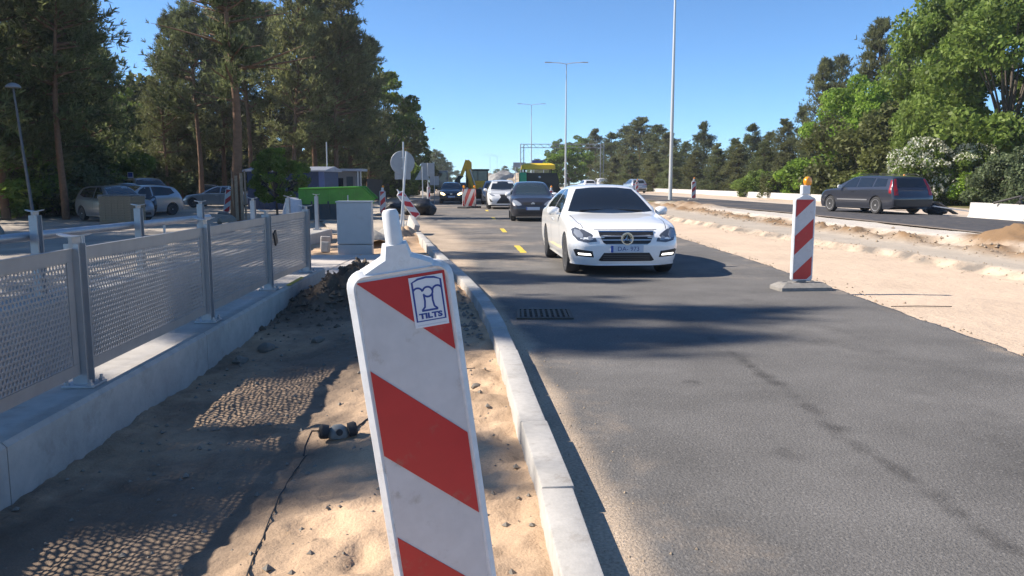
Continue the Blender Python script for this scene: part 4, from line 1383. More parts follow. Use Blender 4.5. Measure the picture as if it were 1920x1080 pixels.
def rock_mesh(seed, n=2):
    bm = bmesh.new()
    bmesh.ops.create_icosphere(bm, subdivisions=n, radius=1)
    for v in bm.verts:
        k = 1 + 0.45 * noise.noise(v.co * 1.3 + Vector((seed * 7.1, 0, 0))) + 0.12 * noise.noise(v.co * 4 + Vector((0, seed, 0)))
        v.co *= k
        v.co.z *= 0.7
    me = bpy.data.meshes.new('rock')
    bm.to_mesh(me); bm.free()
    return me
rocks = [rock_mesh(s) for s in range(5)]
for m_ in rocks: m_.materials.append(MATS['stone'])
def rock(x, y, s, label, k=0, group=None, z=None):
    o = bpy.data.objects.new('stone', rocks[k % 5])
    C.objects.link(o)
    o.location = (x, y, (walk_z(x, y) if z is None else z) + s * 0.3)
    o.scale = (s, s * 0.9, s)
    o.rotation_euler = (0, 0, x * 7 + y * 3)
    return tag(o, label, 'stone', group)
rock(-2.50, 7.2, 0.065, 'fist-sized stone at the foot of the plinth, nearer one', 1)
rock(-2.42, 7.75, 0.09, 'larger stone at the foot of the plinth, farther one', 2)
rock(-1.95, 7.9, 0.06, 'flat dark stone in the dotted shade of the railing', 3)
rock(-1.45, 7.75, 0.07, 'dark stone left of the leaning board, in the panel shadow', 4)
rock(-0.27, 5.75, 0.035, 'small pale stone right of the leaning board by the kerb', 0)
rock(-0.30, 5.55, 0.022, 'tiny stone just below the small pale stone by the kerb', 3)
rock(-0.42, 8.2, 0.05, 'stone lying against the inside of the kerb', 1)
# crumbs and pebbles nobody could count
random.seed(9)
pb = MB()
def pebbles(pb, n, fx, s0, s1, zf):
    for i in range(n):
        x, y = fx()
        s = s0 + (s1 - s0) * random.random() ** 3
        z = zf(x, y)
        a = random.random() * PI
        vs = []
        for dx, dy, dz in ((1, 0, 0), (0, 1, 0), (-1, 0, 0), (0, -1, 0), (0, 0, 0.8), (0, 0, -0.5)):
            k = random.uniform(0.7, 1.2) * s
            vs.append((x + (dx * math.cos(a) - dy * math.sin(a)) * k, y + (dx * math.sin(a) + dy * math.cos(a)) * k, z + dz * k + s * 0.2))
        pb.add(vs, [(0, 1, 4), (1, 2, 4), (2, 3, 4), (3, 0, 4), (1, 0, 5), (2, 1, 5), (3, 2, 5), (0, 3, 5)])
def fx1():
    y = random.uniform(1.0, 12) ; return random.uniform(PX(y) + 0.05, K(y) - 0.18), y
pebbles(pb, 1500, fx1, 0.004, 0.024, walk_z)
def fx2():
    a = random.gauss(0, 1); b = random.gauss(0, 1); return -2.2 + 0.42 * a, 10.4 + 0.7 * b
pc = MB()
pebbles(pc, 900, lambda: (lambda p: (max(min(p[0], -0.9), PX(10) + .05), p[1]))(fx2()), 0.01, 0.055, walk_z)
tag(pc.build('soil_clods', mat('soil_dark', (0.125, 0.098, 0.072), 0.95, var=(3, 0.4), world=True)), 'dark clods of soil on the heap at the end of the plinth', None, None, 'stuff')
def fx3():
    y = random.uniform(7.5, 12.5); return K(y) - 0.22 - abs(random.gauss(0, 0.2)), y
pebbles(pb, 350, fx3, 0.008, 0.04, walk_z)
tag(pb.build('crumbs', 'stone'), 'crumbs of soil and pebbles scattered over the footway sand', None, None, 'stuff')
pb = MB()
def fx4():
    y = random.uniform(8, 36) ; return M1(y) + random.gauss(0, 0.22), y
pebbles(pb, 1100, fx4, 0.006, 0.024, med_z)
def fx5():
    y = random.uniform(10, 40); return M2(y) + random.gauss(0, 0.3), y
pebbles(pb, 900, fx5, 0.012, 0.07, med_z)
def fx6():
    y = random.uniform(5, 30); return xr(y) + 0.05 + abs(random.gauss(0, 0.15)), y
pebbles(pb, 700, fx6, 0.005, 0.025, lambda x, y: med_z(x, y))
tag(pb.build('rubble', mat('rubble_brown', (0.32, 0.25, 0.18), 0.95, var=(1.5, 0.35), world=True)), 'broken gravel and clods along the stripped median', None, None, 'stuff')
pb = MB()
def fx7():
    y = random.uniform(1.5, 22); return xl(y) + 0.06 + abs(random.gauss(0, 0.22)), y
pebbles(pb, 900, fx7, 0.003, 0.010, lambda x, y: 0.0)
tag(pb.build('grit', 'rubble_brown'), 'fine grit in the gutter along the kerb', None, None, 'stuff')
# paper scrap, stick on the sand
o = MB().add([(-.04, 0, 0), (.03, .02, .012), (.05, .07, 0.004), (-.02, .055, .015)], [(0, 1, 2, 3)]).build('paper_scrap', 'paper')
o.location = (-0.98, 6.05, walk_z(-0.98, 6.05) + 0.012); tag(o, 'crumpled scrap of paper on the sand left of the board', 'paper')
o = MB().tube([(0, 0, 0.02), (0.35, 0.02, 0.022), (0.74, -0.01, 0.02)], 0.006, 6).build('rod', 'iron')
o.location = (4.66, 9.72, -0.055); tag(o, 'thin rusty rod lying on the stripped sand', 'rod')

# ------------------------------------------------------------------ cabinet, skip, shed, kiosk
cbt = thing('utility_cabinet', 'light grey utility cabinet on the paved landing', 'cabinet', (-3.42, 17.5, -0.1), R(4))
MB().box((0, 0, 0.70), (0.74, 0.40, 0.90), b=0.012).build('body', 'cabinet_grey', cbt)
MB().box((0, 0, 0.11), (0.73, 0.39, 0.26), b=0.008).build('plinth', 'cabinet_grey', cbt)
MB().box((0, 0, 1.165), (0.78, 0.44, 0.035), b=0.012).build('lid', 'cabinet_grey', cbt)
MB().box((0, -0.2035, 0.70), (0.70, 0.007, 0.84), b=0.003).build('door', 'cabinet_grey', cbt)
MB().box((0.30, -0.215, 0.72), (0.025, 0.02, 0.10), b=0.004).build('handle', 'cabinet_grey', cbt)

sk = thing('skip_container', 'open skip with bright green rim and dark body', 'skip', (spot(636, 34), 34, -0.15), R(6))
outer = [(-1.75, 1.65), (1.35, 1.75), (1.85, 1.15), (1.55, 0.15), (-1.35, 0.15)]
MB().prism([(-1.70, 0.95), (1.70, 0.98), (1.50, 0.12), (-1.35, 0.12)], -0.85, 0.85).build('body', 'container_dark', sk)
MB().prism([(-1.78, 0.80), (1.80, 0.82), (1.85, 1.0), (1.30, 1.50), (-1.78, 1.42)], -0.895, -0.855).build('side_board', 'container_green', sk)
MB().prism([(-1.78, 0.98), (1.85, 1.0), (1.30, 1.50), (-1.78, 1.42)], 0.80, 0.87).build('side_board', 'container_green', sk)
MB().box((-1.79, 0, 1.20), (0.07, 1.74, 0.44)).build('end_board', 'container_green', sk)
for y in (-0.9, 0.9):
    MB().tube([(-1.80, y, 1.46), (1.30, y, 1.54), (1.88, y, 1.02)], 0.05, 8).build('rim', 'container_green', sk)
for x in (-1.2, -0.4, 0.4, 1.2):
    MB().box((x, -0.885, 0.68), (0.08, 0.10, 0.50)).build('rib', 'container_dark', sk)
MB().box((0.55, -0.905, 0.98), (0.05, 0.05, 0.42)).build('rib', 'galv', sk)

for x in (-1.55, -0.95, -0.35, 0.25, 0.85):
    MB().box((x, -0.905, 1.13), (0.06, 0.03, 0.54)).build('board_rib', 'container_green', sk)
sk.scale = (0.84, 0.9, 0.94)
sh = thing('blue_shed', 'dark blue site shed with a pale sheet roof', 'shed', (spot(552, 50), 50, -0.15), R(-8))
MB().box((0, 0, 1.15), (4.9, 2.4, 2.3)).build('wall', 'shed_blue', sh)
for i in range(16):
    MB().box((-2.35 + i * 0.313, -1.215, 1.15), (0.04, 0.03, 2.26)).build('wall_rib', 'shed_blue', sh)
MB().box((2.30, -1.24, 1.2), (0.34, 0.03, 2.2)).build('corner_panel', 'shed_blue_light', sh)
rf = MB().prism([(-2.7, 2.30), (2.62, 2.30), (2.62, 2.36), (-2.7, 2.36)], -1.45, 1.45)
rf.add([(-2.7, -1.45, 2.37), (2.62, -1.45, 2.37), (2.62, 0.2, 2.62), (-2.7, 0.2, 2.62), (-2.7, 1.45, 2.37), (2.62, 1.45, 2.37)], [(0, 1, 2, 3), (3, 2, 5, 4), (0, 3, 4), (1, 5, 2)])
rf.build('roof', 'shed_roof', sh)
MB().cyl((2.2, 0, 2.3), (2.2, 0, 4.1), 0.04, 8).build('mast', 'galv', sh)
for x in (-1.4, 0.6):
    wn = MB().box((x, -1.225, 1.45), (0.9, 0.04, 0.7)).build('window', 'glass', sh)
    MB().box((x, -1.25, 1.83), (1.0, 0.05, 0.06)).box((x, -1.25, 1.07), (1.0, 0.05, 0.06)).build('window_frame', 'shed_blue', wn)

kk = thing('kiosk', 'small pale kiosk with a flat roof right of the blue shed', 'kiosk', (spot(652, 56), 56, -0.15), 0)
MB().box((0, 0, 1.2), (1.5, 1.6, 2.4)).build('wall', 'kiosk', kk)
MB().box((0.1, -0.1, 2.5), (2.3, 2.1, 0.16)).build('roof', 'shed_roof', kk)
MB().box((0.35, -0.815, 1.1), (0.45, 0.04, 1.9)).build('door', 'container_dark', kk)
MB().box((-0.35, -0.815, 1.6), (0.5, 0.04, 0.7)).build('window', 'glass', kk)
for x in (0.95, 1.15):
    MB().box((x, -1.0, 1.2), (0.06, 0.06, 2.4)).build('post', 'pole_light', kk)

# far pale house glimpsed between the trunks on the left
hs = thing('house', 'pale house glimpsed between the pine trunks on the left', 'house', (spot(375, 110), 110, -0.2), 0)
MB().box((0, 0, 4), (7, 6, 8)).build('wall', 'kiosk', hs)
MB().prism([(-3.9, 8), (3.9, 8), (0, 10.5)], -3.3, 3.3).build('roof', 'shed_roof', hs)
for i in range(3):
    for j in range(2):
        MB().box((-2.2 + i * 2.2, -3.02, 2.2 + j * 3), (1.1, 0.06, 1.4)).build('window', 'glass', hs)

# dark board fence behind the verge on the left
fn = thing('board_fence', 'dark board fence in the shade beyond the round sign', 'fence', (0, 0, 0))
bm_ = MB().box((0, 0, 0.95), (0.30, 0.03, 1.9)).mesh('fence_board')
for i in range(46):
    Y = 66 + i * 0.9
    q = link('fence_board', bm_, 'bark_grey', fn)
    q.location = (XL(Y) - 4.2, Y, -0.1); q.rotation_euler = (0, 0, PI / 2 + 0.1); q.scale = (2.85, 1, 1)

# pallet of bricks in plastic
bp = thing('brick_pallet', 'pallet of tan bricks in front of the parked cars', 'pallet', (spot(231, 30.5), 30.5, -0.14), R(-6))
bk = MB().box((0, 0, 0), (0.245, 0.12, 0.085), b=0.006).mesh('brick')
for k in range(11):
    for i in range(5):
        q = link('brick', bk, 'brick_tan', bp); q.location = (-0.5 + i * 0.25, -0.44, 0.17 + k * 0.09)
    for j in range(7):
        q = link('brick', bk, 'brick_tan', bp); q.location = (0.565, -0.30 + j * 0.125, 0.17 + k * 0.09); q.rotation_euler = (0, 0, PI / 2); q.scale = (0.5, 1, 1)
MB().box((-0.06, 0.1, 0.62), (1.1, 0.92, 0.97)).build('core', 'brick_tan', bp)
MB().box((0, 0.03, 0.05), (1.25, 1.1, 0.10)).build('pallet_base', 'timber', bp)
MB().box((0.0, 0.03, 1.155), (1.3, 1.1, 0.04), b=0.015).build('cover_sheet', 'plastic_sheet', bp)

# rubble at the far left, sack, black bags, geotextile at the kerb end
for k, (x, y, s, lb) in enumerate(((-15.6, 24.0, 0.42, 'big grey lump of rubble at the left edge of the gravel'), (-14.4, 24.3, 0.28, 'smaller grey lump beside the big one at the left edge'),
                                  (-9.6, 27.0, 0.3, 'grey lump of rubble on the gravel behind the railing'), (-11.2, 31.5, 0.35, 'grey heap of stones near the boarded pine'))):
    rock(x, y, s, lb, k, None, -0.14)
sb = MB().lathe([(0.30, 0), (0.42, 0.1), (0.40, 0.45), (0.34, 0.85), (0.30, 0.95), (0.0, 0.9)], 12).build('bulk_bag', 'bag_white', None, 50)
sb.location = (spot(547, 33), 33, -0.1); sb.rotation_euler = (0.1, 0.15, 0)
tag(sb, 'white bulk bag standing beside the green skip', 'bag')
for k, (u, Y, s, lb) in enumerate(((785, 37, 0.60, 'large black plastic bag on the verge right of the round sign'), (757, 39, 0.5, 'black plastic bag behind the striped leaning beacon'), (738, 41, 0.45, 'low black bag left of the round sign pole'))):
    bmx = rock_mesh(20 + k, 3)
    bmx.materials.append(MATS['black_bag'])
    bmx.polygons.foreach_set('use_smooth', [True] * len(bmx.polygons))
    o = bpy.data.objects.new('black_bag', bmx); C.objects.link(o)
    o.location = (spot(u, Y), Y, s * 0.5); o.scale = (s * 1.25, s, s * 0.95)
    tag(o, lb, 'bag')
gt = MB()
vs_, fs_ = [], []
for i in range(15):
    for j in range(9):
        x = -3.9 + 0.115 * j + 0.02 * i
        y = 18.8 + i * 0.36
        vs_.append((x, y, 0.02 + 0.24 * math.sin(j / 8 * PI) * (0.5 + 0.5 * math.sin(i * 0.9)) + 0.06 * math.sin(i * 2.1 + j) + 0.05))
fs_ = [(i * 9 + j, i * 9 + j + 1, i * 9 + j + 10, i * 9 + j + 9) for i in range(14) for j in range(8)]
o = gt.add(vs_, fs_).build('geotextile', 'fabric_grey', None, 60)
sol = o.modifiers.new('thickness', 'SOLIDIFY'); sol.thickness = 0.012
tag(o, 'crumpled grey geotextile sheet at the far end of the kerb', 'fabric')
for k, (x, y, rz, ti, lb) in enumerate(((-2.62, 22.6, 0.35, 0.25, 'loose pale kerb stone tipped up at the far end of the kerb'), (-3.15, 24.6, 0.9, 0.12, 'second loose kerb stone lying beyond the tipped one'))):
    o = link('loose_kerb_stone', kmesh, 'kerb_concrete'); o.location = (x, y, 0.16); o.rotation_euler = (ti, 0.2, rz)
    tag(o, lb, 'kerb stone')

# ------------------------------------------------------------------ signs
def pole(mb, x, y, z0, z1, r0, r1, n=10, lean=(0, 0)):
    return mb.tube([(x, y, z0), (x + lean[0], y + lean[1], z1)], r0, n, True, r1)
s1 = thing('round_sign', 'back of a round road sign with a plate below, on a thin pole', 'sign', (spot(757, 23.5), 23.5, -0.05), R(8))
MB().tube([(0.0, 0, 0), (0.03, 0, 2.7)], 0.022, 10).build('pole', 'galv', s1)
MB().lathe([(0.34, -0.004), (0.35, 0.0), (0.34, 0.008), (0.0, 0.008)], 32, Matrix.Translation((0.0, 0.04, 2.10)) @ Matrix.Rotation(PI / 2, 4, 'X')).build('disc', 'sign_back', s1)
MB().box((0.0, 0.045, 1.72), (0.46, 0.008, 0.20), b=0.003).build('plate', 'sign_back', s1)
for z in (1.95, 2.25):
    MB().box((0.02, 0.02, z), (0.12, 0.05, 0.03)).build('clamp', 'galv', s1)
p_ = MB().tube([(0, 0, 0), (0.20, 0.1, 2.35)], 0.030, 10).build('leaning_pole', 'galv')
p_.location = (spot(750, 21.5), 21.5, -0.05); tag(p_, 'bare steel pole leaning across the round sign', 'pole')
def signpost(label, u, Y, h, shape, size):
    t = thing('road_sign', label, 'sign', (spot(u, Y), Y, -0.05), R(5), 'sign backs on the left verge')
    MB().cyl((0, 0, 0), (0, 0, h), 0.03, 8).build('pole', 'galv', t)
    if shape == 'tri':
        pts = [(-size, 0), (size, 0), (0, size * 1.72)]
        MB().prism([(a, h - size * 1.7 + b) for a, b in pts], 0.035, 0.045).build('plate', 'sign_back', t)
    else:
        MB().box((0, 0.04, h - size), (size * 2, 0.01, size * 2)).build('plate', 'sign_back', t)
signpost('back of a triangular sign on the left verge before the black car', 793, 44, 2.4, 'tri', 0.42)
signpost('back of a square sign standing on the left verge', 803, 48, 2.7, 'sq', 0.40)
signpost('small sign back farther along the left verge', 815, 58, 2.0, 'sq', 0.32)

bs = thing('direction_sign', 'blue direction sign on two legs far down the road', 'sign', (spot(1010, 150), 150, 0))
MB().box((0, 0, 5.0), (2.5, 0.08, 1.3)).build('board', 'sign_blue', bs)
for x in (-0.9, 0.9):
    MB().cyl((x, 0.1, 0), (x, 0.1, 5.5), 0.07, 8).build('leg', 'galv', bs)
gs = thing('direction_sign', 'grey back of a road sign left of the blue one', 'sign', (spot(974, 155), 155, 0))
MB().box((0, 0, 4.9), (2.4, 0.08, 0.9)).build('board', 'sign_back', gs)
for x in (-0.8, 0.8):
    MB().cyl((x, 0.1, 0), (x, 0.1, 5.3), 0.07, 8).build('leg', 'galv', gs)

# ------------------------------------------------------------------ lamp posts
def lamp_post(label, X, Y, h, arms, group='new street lamps along the median', r=0.10, yaw=0):
    t = thing('street_lamp', label, 'street lamp', (X, Y, 0.03), yaw, group)
    MB().tube([(0, 0, 0), (0, 0, h * 0.5), (0, 0, h)], [r * 1.35, r, r * 0.55], 12).build('pole', 'pole_light', t, 40)
    MB().box((0, 0, 0.1), (0.45, 0.45, 0.24), b=0.03).build('footing', 'white_concrete', t)
    for s in arms:
        MB().tube([(0, 0, h - 0.05), (s * 0.7, 0, h + 0.10), (s * 1.9, 0, h + 0.16)], 0.045, 8).build('arm', 'pole_light', t)
        MB().box((s * 2.25, 0, h + 0.17), (0.85, 0.30, 0.10), b=0.03).build('lamp_head', 'galv', t)
    return t
lamp_post('tall pale lamp pole right of the white car, running out of the picture', 11.0, 56.0, 16.5, (-1, 1), r=0.105)
lamp_post('lamp post with two arms above the green paver', spot(1060, 101), 101, tall(128, 101), (-1, 1))
lamp_post('lamp post with two arms left of the nearer two-armed one', spot(996, 152), 152, tall(201, 152), (-1, 1))
lamp_post('far lamp post with two arms beyond the digger', spot(919, 400), 400, tall(292, 400), (-1, 1))
lamp_post('farthest tiny lamp post beside the far one', spot(932, 470), 470, tall(294, 470), (-1, 1))
ol = thing('old_lamp', 'old leaning street lamp with a domed head at the left edge', 'street lamp', (spot(65, 31), 31, -0.15), 0)
MB().tube([(0, 0, 0), (-0.22, 0, 2.6), (-0.42, 0, 5.15)], [0.06, 0.05, 0.035], 10).build('pole', 'old_pole', ol)
MB().lathe([(0.0, -0.02), (0.27, 0.0), (0.26, 0.05), (0.19, 0.12), (0.08, 0.17), (0, 0.18)], 18, Matrix.Translation((-0.42, 0, 5.2))).build('lamp_head', 'lamp_globe', ol, 50)
ol2 = thing('old_lamp', 'small park lamp among the trees behind the parked cars', 'street lamp', (spot(299, 75), 75, -0.15), 0)
MB().cyl((0, 0, 0), (0, 0, 2.6), 0.05, 8).build('pole', 'galv', ol2)
MB().lathe([(0, -0.1), (0.2, -0.05), (0.22, 0.05), (0, 0.16)], 14, Matrix.Translation((0, 0, 2.7))).build('lamp_head', 'lamp_globe', ol2, 50)
ps = thing('parking_sign', 'small blue and white parking sign behind the brick pallet', 'sign', (spot(249, 46), 46, -0.15))
MB().cyl((0, 0, 0), (0, 0, 2.1), 0.03, 8).build('pole', 'galv', ps)
MB().box((0, -0.04, 1.95), (0.32, 0.01, 0.55)).build('plate', 'sticker_white', ps)
MB().box((0, -0.05, 2.08), (0.26, 0.008, 0.24)).build('blue_field', 'sign_blue', ps)
tp = thing('thin_pole', 'thin pale pole behind the brick pallet', 'pole', (spot(228, 52), 52, -0.15))
MB().cyl((0, 0, 0), (0, 0, 3.9), 0.05, 8).build('pole', 'pole_light', tp)
MB().box((0, 0, 3.92), (0.14, 0.14, 0.05)).build('cap', 'pole_light', tp)

# ------------------------------------------------------------------ gantry
gy = 127
gx0, gx1 = spot(979, gy), spot(1128, gy)
zt = tall(272, gy)
ga = thing('sign_gantry', 'lattice gantry frame spanning the road', 'gantry', (0, gy, 0))
for x in (gx0, gx1):
    for dx in (-0.25, 0.25):
        MB().cyl((x + dx, 0, 0), (x + dx, 0, zt), 0.07, 8).build('leg', 'gantry_grey', ga)
    for k in range(6):
        MB().cyl((x - 0.25, 0, 0.6 + k * 1.1), (x + 0.25, 0, 1.1 + k * 1.1), 0.025, 6).build('leg_brace', 'gantry_grey', ga)
for z in (zt, zt - 0.55):
    for dy in (-0.3, 0.3):
        MB().cyl((gx0 - 0.3, dy, z), (gx1 + 0.3, dy, z), 0.035, 8).build('chord', 'gantry_grey', ga)
nn = 22
for k in range(nn):
    xa = gx0 + (gx1 - gx0) * k / nn; xb = gx0 + (gx1 - gx0) * (k + 1) / nn
    za, zb_ = (zt, zt - 0.55) if k % 2 else (zt - 0.55, zt)
    for dy in (-0.3, 0.3):
        MB().cyl((xa, dy, za), (xb, dy, zb_), 0.02, 6).build('lattice', 'gantry_grey', ga)

# far heaps of sand and gravel where the road ends
for k, (u, Y, s, lb, m_) in enumerate(((950, 210, 5.0, 'pale gravel heap far down the road behind the white crossover', 'far_gravel'), (925, 240, 4.5, 'tan sand heap left of the pale gravel heap', 'far_tan'), (975, 190, 3.6, 'sand heap just left of the green paver', 'far_tan'))):
    if m_ not in MATS: mat(m_, (0.30, 0.285, 0.265) if m_ == 'far_gravel' else (0.36, 0.29, 0.21), 0.95, var=(0.6, 0.25))
    bmx = rock_mesh(40 + k, 4); bmx.materials.append(MATS[m_])
    o = bpy.data.objects.new('heap', bmx); C.objects.link(o)
    o.location = (spot(u, Y), Y, 0.2); o.scale = (s * 1.15, s, s * 1.25)
    tag(o, lb, 'heap')
# dark debris on the right wall
dd = MB()
random.seed(3)
for k in range(14):
    y = 22 + k * 0.75
    dd.tube([(0.0 + random.uniform(-.2, .2), y, 0.0), (random.uniform(-.3, .3), y + 0.6, 0.12 + random.uniform(0, 0.12)), (random.uniform(-.3, .3), y + 1.3, 0.0)], random.uniform(0.02, 0.05), 6)
o = dd.build('mesh_roll', 'cable'); o.location = (16.45, -6, 0.80)
tag(o, 'dark tangled sheeting lying along the top of the right wall', 'sheeting')
# ================================================================== vehicles
def catmull(pts, sub):
    out = []
    n = len(pts)
    for i in range(n - 1):
        p0 = pts[max(i - 1, 0)]; p1 = pts[i]; p2 = pts[i + 1]; p3 = pts[min(i + 2, n - 1)]
        for k in range(sub):
            t = k / sub
            out.append(tuple(0.5 * (2 * b + (c - a) * t + (2 * a - 5 * b + 4 * c - d) * t * t + (3 * b - a - 3 * c + d) * t ** 3) for a, b, c, d in zip(p0, p1, p2, p3)))
    out.append(tuple(pts[-1]))
    return out

class Car:
    """Lofted car body. Local X: front at +L/2, rear at -L/2; x below is measured from the nose."""
    def __init__(s, L, W, H, top, belt, roofw, wheelbase, front_over, wr=0.315, nose=(0.66, 0.55), tail=(0.80, 0.30), front_prof=None, rear_prof=None, bottom=0.20):
        s.L, s.W, s.H = L, W, H
        s.top = pchip(*zip(*top)); s.belt = pchip(*zip(*belt))
        s.roofw = roofw; s.wr = wr
        s.ax = (front_over, front_over + wheelbase)
        s.nose, s.tail = nose, tail
        s.fp = lin(front_prof or [(0.15, 0.09), (0.3, 0.02), (0.5, 0.0), (0.62, 0.03), (0.75, 0.13), (0.85, 0.28)])
        s.rp = lin(rear_prof or [(0.15, 0.12), (0.35, 0.02), (0.6, 0.0), (0.75, 0.04), (0.95, 0.08), (1.4, 0.30)])
        s.bottom = bottom
        s.make()
    def k(s, d, par):
        a, r = par
        if d >= r: return 1.0
        q = 1 - d / r
        return a + (1 - a) * math.sqrt(max(0, 1 - q ** 2.2))
    def section(s, x):
        L, W = s.L, s.W
        kk = min(s.k(x, s.nose), s.k(L - x, s.tail))
        zt = s.top(x); zb = min(s.belt(x), zt - 0.015)
        hw = W / 2 * kk
        lo = s.bottom + 0.05 * (1 - smooth(0, 0.5, x)) * 0 + 0.06 * (1 - smooth(0, 0.4, L - x))
        roof = s.H
        g = min(1, max(0, (zt - zb) / (roof - s.belt(L * 0.5))))
        wbelt = hw * 0.955
        wr_ = wbelt + (s.roofw / 2 * min(1, kk) - wbelt) * g
        zr = zb + (zt - zb) * (0.86 if g > 0.15 else 0.62)
        g2 = smooth(0.0, 0.3, g)
        yr = wr_ * (0.62 * (1 - g2) + 1.0 * g2)
        yr = wbelt * 0.72 * (1 - g2) + wr_ * g2
        pts = [(0, lo), (hw * 0.86, lo), (hw * 0.945, lo + 0.05), (hw * 0.985, lo + 0.18), (hw, (lo + zb) * 0.53), (hw * 0.992, zb - 0.10), (wbelt, zb),
               (wbelt + (yr - wbelt) * 0.5, zb + (zr - zb) * 0.55), (yr, zr), (yr * 0.80, zt - (zt - zr) * 0.30), (yr * 0.42, zt - (zt - zr) * 0.05), (0, zt)]
        return pts
    def make(s):
        L = s.L
        xs = [0, 0.015, 0.04, 0.08, 0.14, 0.22, 0.32]
        n = int((L - 0.64) / 0.075)
        xs += [0.32 + (L - 0.64) * i / n for i in range(1, n + 1)]
        xs += [L - 0.22, L - 0.14, L - 0.08, L - 0.04, L - 0.015, L]
        vs, fs = [], []
        sub = 3
        ring = None
        for x in xs:
            half = catmull(s.section(x), sub)
            loop = half + [(-y, z) for y, z in half[-2:0:-1]]
            ring = len(loop)
            for y, z in loop:
                d = x; e = L - x
                xx = x + s.fp(z) * max(0, 1 - d / 0.75) ** 2 - s.rp(z) * max(0, 1 - e / 0.7) ** 2
                # bowed nose and tail in plan
                yy = abs(y) / (s.W / 2)
                xx += 0.10 * yy * yy * max(0, 1 - d / 0.5) ** 2 - 0.07 * yy * yy * max(0, 1 - e / 0.5) ** 2
                vs.append((L / 2 - xx, y, z))
        for i in range(len(xs) - 1):
            for j in range(ring):
                j2 = (j + 1) % ring
                fs.append((i * ring + j, i * ring + j2, (i + 1) * ring + j2, (i + 1) * ring + j))
        def cap(base, sgn):
            nonlocal vs, fs
            h = ring // 2
            m = 7
            idx = {}
            for j in range(0, h + 1):
                jr = (ring - j) % ring
                a, b = Vector(vs[base + j]), Vector(vs[base + jr])
                rowi = [base + j]
                if j not in (0, h):
                    for q in range(1, m):
                        t = q / m
                        p = a.lerp(b, t)
                        p.x += sgn * 0.055 * 4 * t * (1 - t) * (abs(a.y) / (s.W / 2)) ** 2
                        vs.append(tuple(p)); rowi.append(len(vs) - 1)
                    rowi.append(base + jr)
                else:
                    rowi = [base + j] * (m + 1)
                idx[j] = rowi
            for j in range(h):
                for q in range(m):
                    f = []
                    for v in (idx[j][q], idx[j][q + 1], idx[j + 1][q + 1], idx[j + 1][q]):
                        if v not in f: f.append(v)
                    if len(f) > 2: fs.append(tuple(f) if sgn > 0 else tuple(reversed(f)))
        cap(0, 1)
        cap((len(xs) - 1) * ring, -1)
        mb = MB().add(vs, fs)
        me0 = mb.mesh('body0')
        bm = bmesh.new(); bm.from_mesh(me0)
        s.bvh = BVHTree.FromBMesh(bm)
        bm.free()
        # wheel arches
        ob = bpy.data.objects.new('tmp', me0); C.objects.link(ob)
        cut = MB()
        for ax in s.ax:
            for sd_ in (-1, 1):
                y0 = sd_ * (s.W / 2 - 0.26); y1 = sd_ * (s.W / 2 + 0.15)
                cut.cyl((L / 2 - ax, min(y0, y1), s.wr), (L / 2 - ax, max(y0, y1), s.wr), s.wr * 1.13, 28)
        cm = cut.mesh('cut')
        co = bpy.data.objects.new('tmpc', cm); C.objects.link(co)
        md = ob.modifiers.new('b', 'BOOLEAN'); md.object = co; md.operation = 'DIFFERENCE'; md.solver = 'EXACT'
        dg = bpy.context.evaluated_depsgraph_get()
        s.body = bpy.data.meshes.new_from_object(ob.evaluated_get(dg))
        s.body.materials.clear()
        bpy.data.objects.remove(ob); bpy.data.objects.remove(co)
        s.body.polygons.foreach_set('use_smooth', [True] * len(s.body.polygons))
        s.body.set_sharp_from_angle(angle=R(38))
        s.dark = MB().box((0, 0, 0.45), (L - 0.5, s.W - 0.42, 0.46)).box((0, 0, 0.23), (L - 0.9, s.W - 0.3, 0.12)).mesh('underbody')
    def decal(s, poly, view, off=0.006, depth=0.02, step=0.06):
        """Skin the outline poly onto the body seen from 'front', 'rear', 'left', 'right' or 'top'; gives a thin raised mesh."""
        L = s.L
        n = len(poly)
        xs = [p[0] for p in poly]; zs = [p[1] for p in poly]
        pts = []
        edges = []
        for i in range(n):
            a, b = Vector(poly[i]), Vector(poly[(i + 1) % n])
            m = max(1, int((b - a).length / step))
            for q in range(m):
                pts.append(a.lerp(b, q / m))
        nb = len(pts)
        edges = [(i, (i + 1) % nb) for i in range(nb)]
        def inside(p):
            c = False
            for i in range(nb):
                a, b = pts[i], pts[(i + 1) % nb]
                if (a.y > p.y) != (b.y > p.y) and p.x < (b.x - a.x) * (p.y - a.y) / (b.y - a.y) + a.x: c = not c
            return c
        gx = np.arange(min(xs) + step * .5, max(xs), step)
        gz = np.arange(min(zs) + step * .5, max(zs), step)
        allp = list(pts)
        for a in gx:
            for b in gz:
                p = Vector((a, b))
                if inside(p) and min((p - q).length for q in pts) > step * 0.4: allp.append(p)
        r = delaunay_2d_cdt(allp, edges, [], 1, 1e-5)
        V2, F2 = r[0], r[2]
        front, back = [], []
        for p in V2:
            if view == 'front': o_, d_ = Vector((L, p.x, p.y)), Vector((-1, 0, 0))
            elif view == 'rear': o_, d_ = Vector((-L, p.x, p.y)), Vector((1, 0, 0))
            elif view == 'left': o_, d_ = Vector((L / 2 - p.x, 3, p.y)), Vector((0, -1, 0))
            elif view == 'right': o_, d_ = Vector((L / 2 - p.x, -3, p.y)), Vector((0, 1, 0))
            else: o_, d_ = Vector((L / 2 - p.x, p.y, 4)), Vector((0, 0, -1))
            h, nn, _, _ = s.bvh.ray_cast(o_, d_)
            if h is None:
                h = s.bvh.find_nearest(o_ + d_ * 3)[0]; nn = -d_
            if nn.dot(d_) > 0: nn = -nn
            front.append(h + nn * off); back.append(h - nn * depth)
        k = len(V2)
        fs = [tuple(f) for f in F2]
        cnt = {}
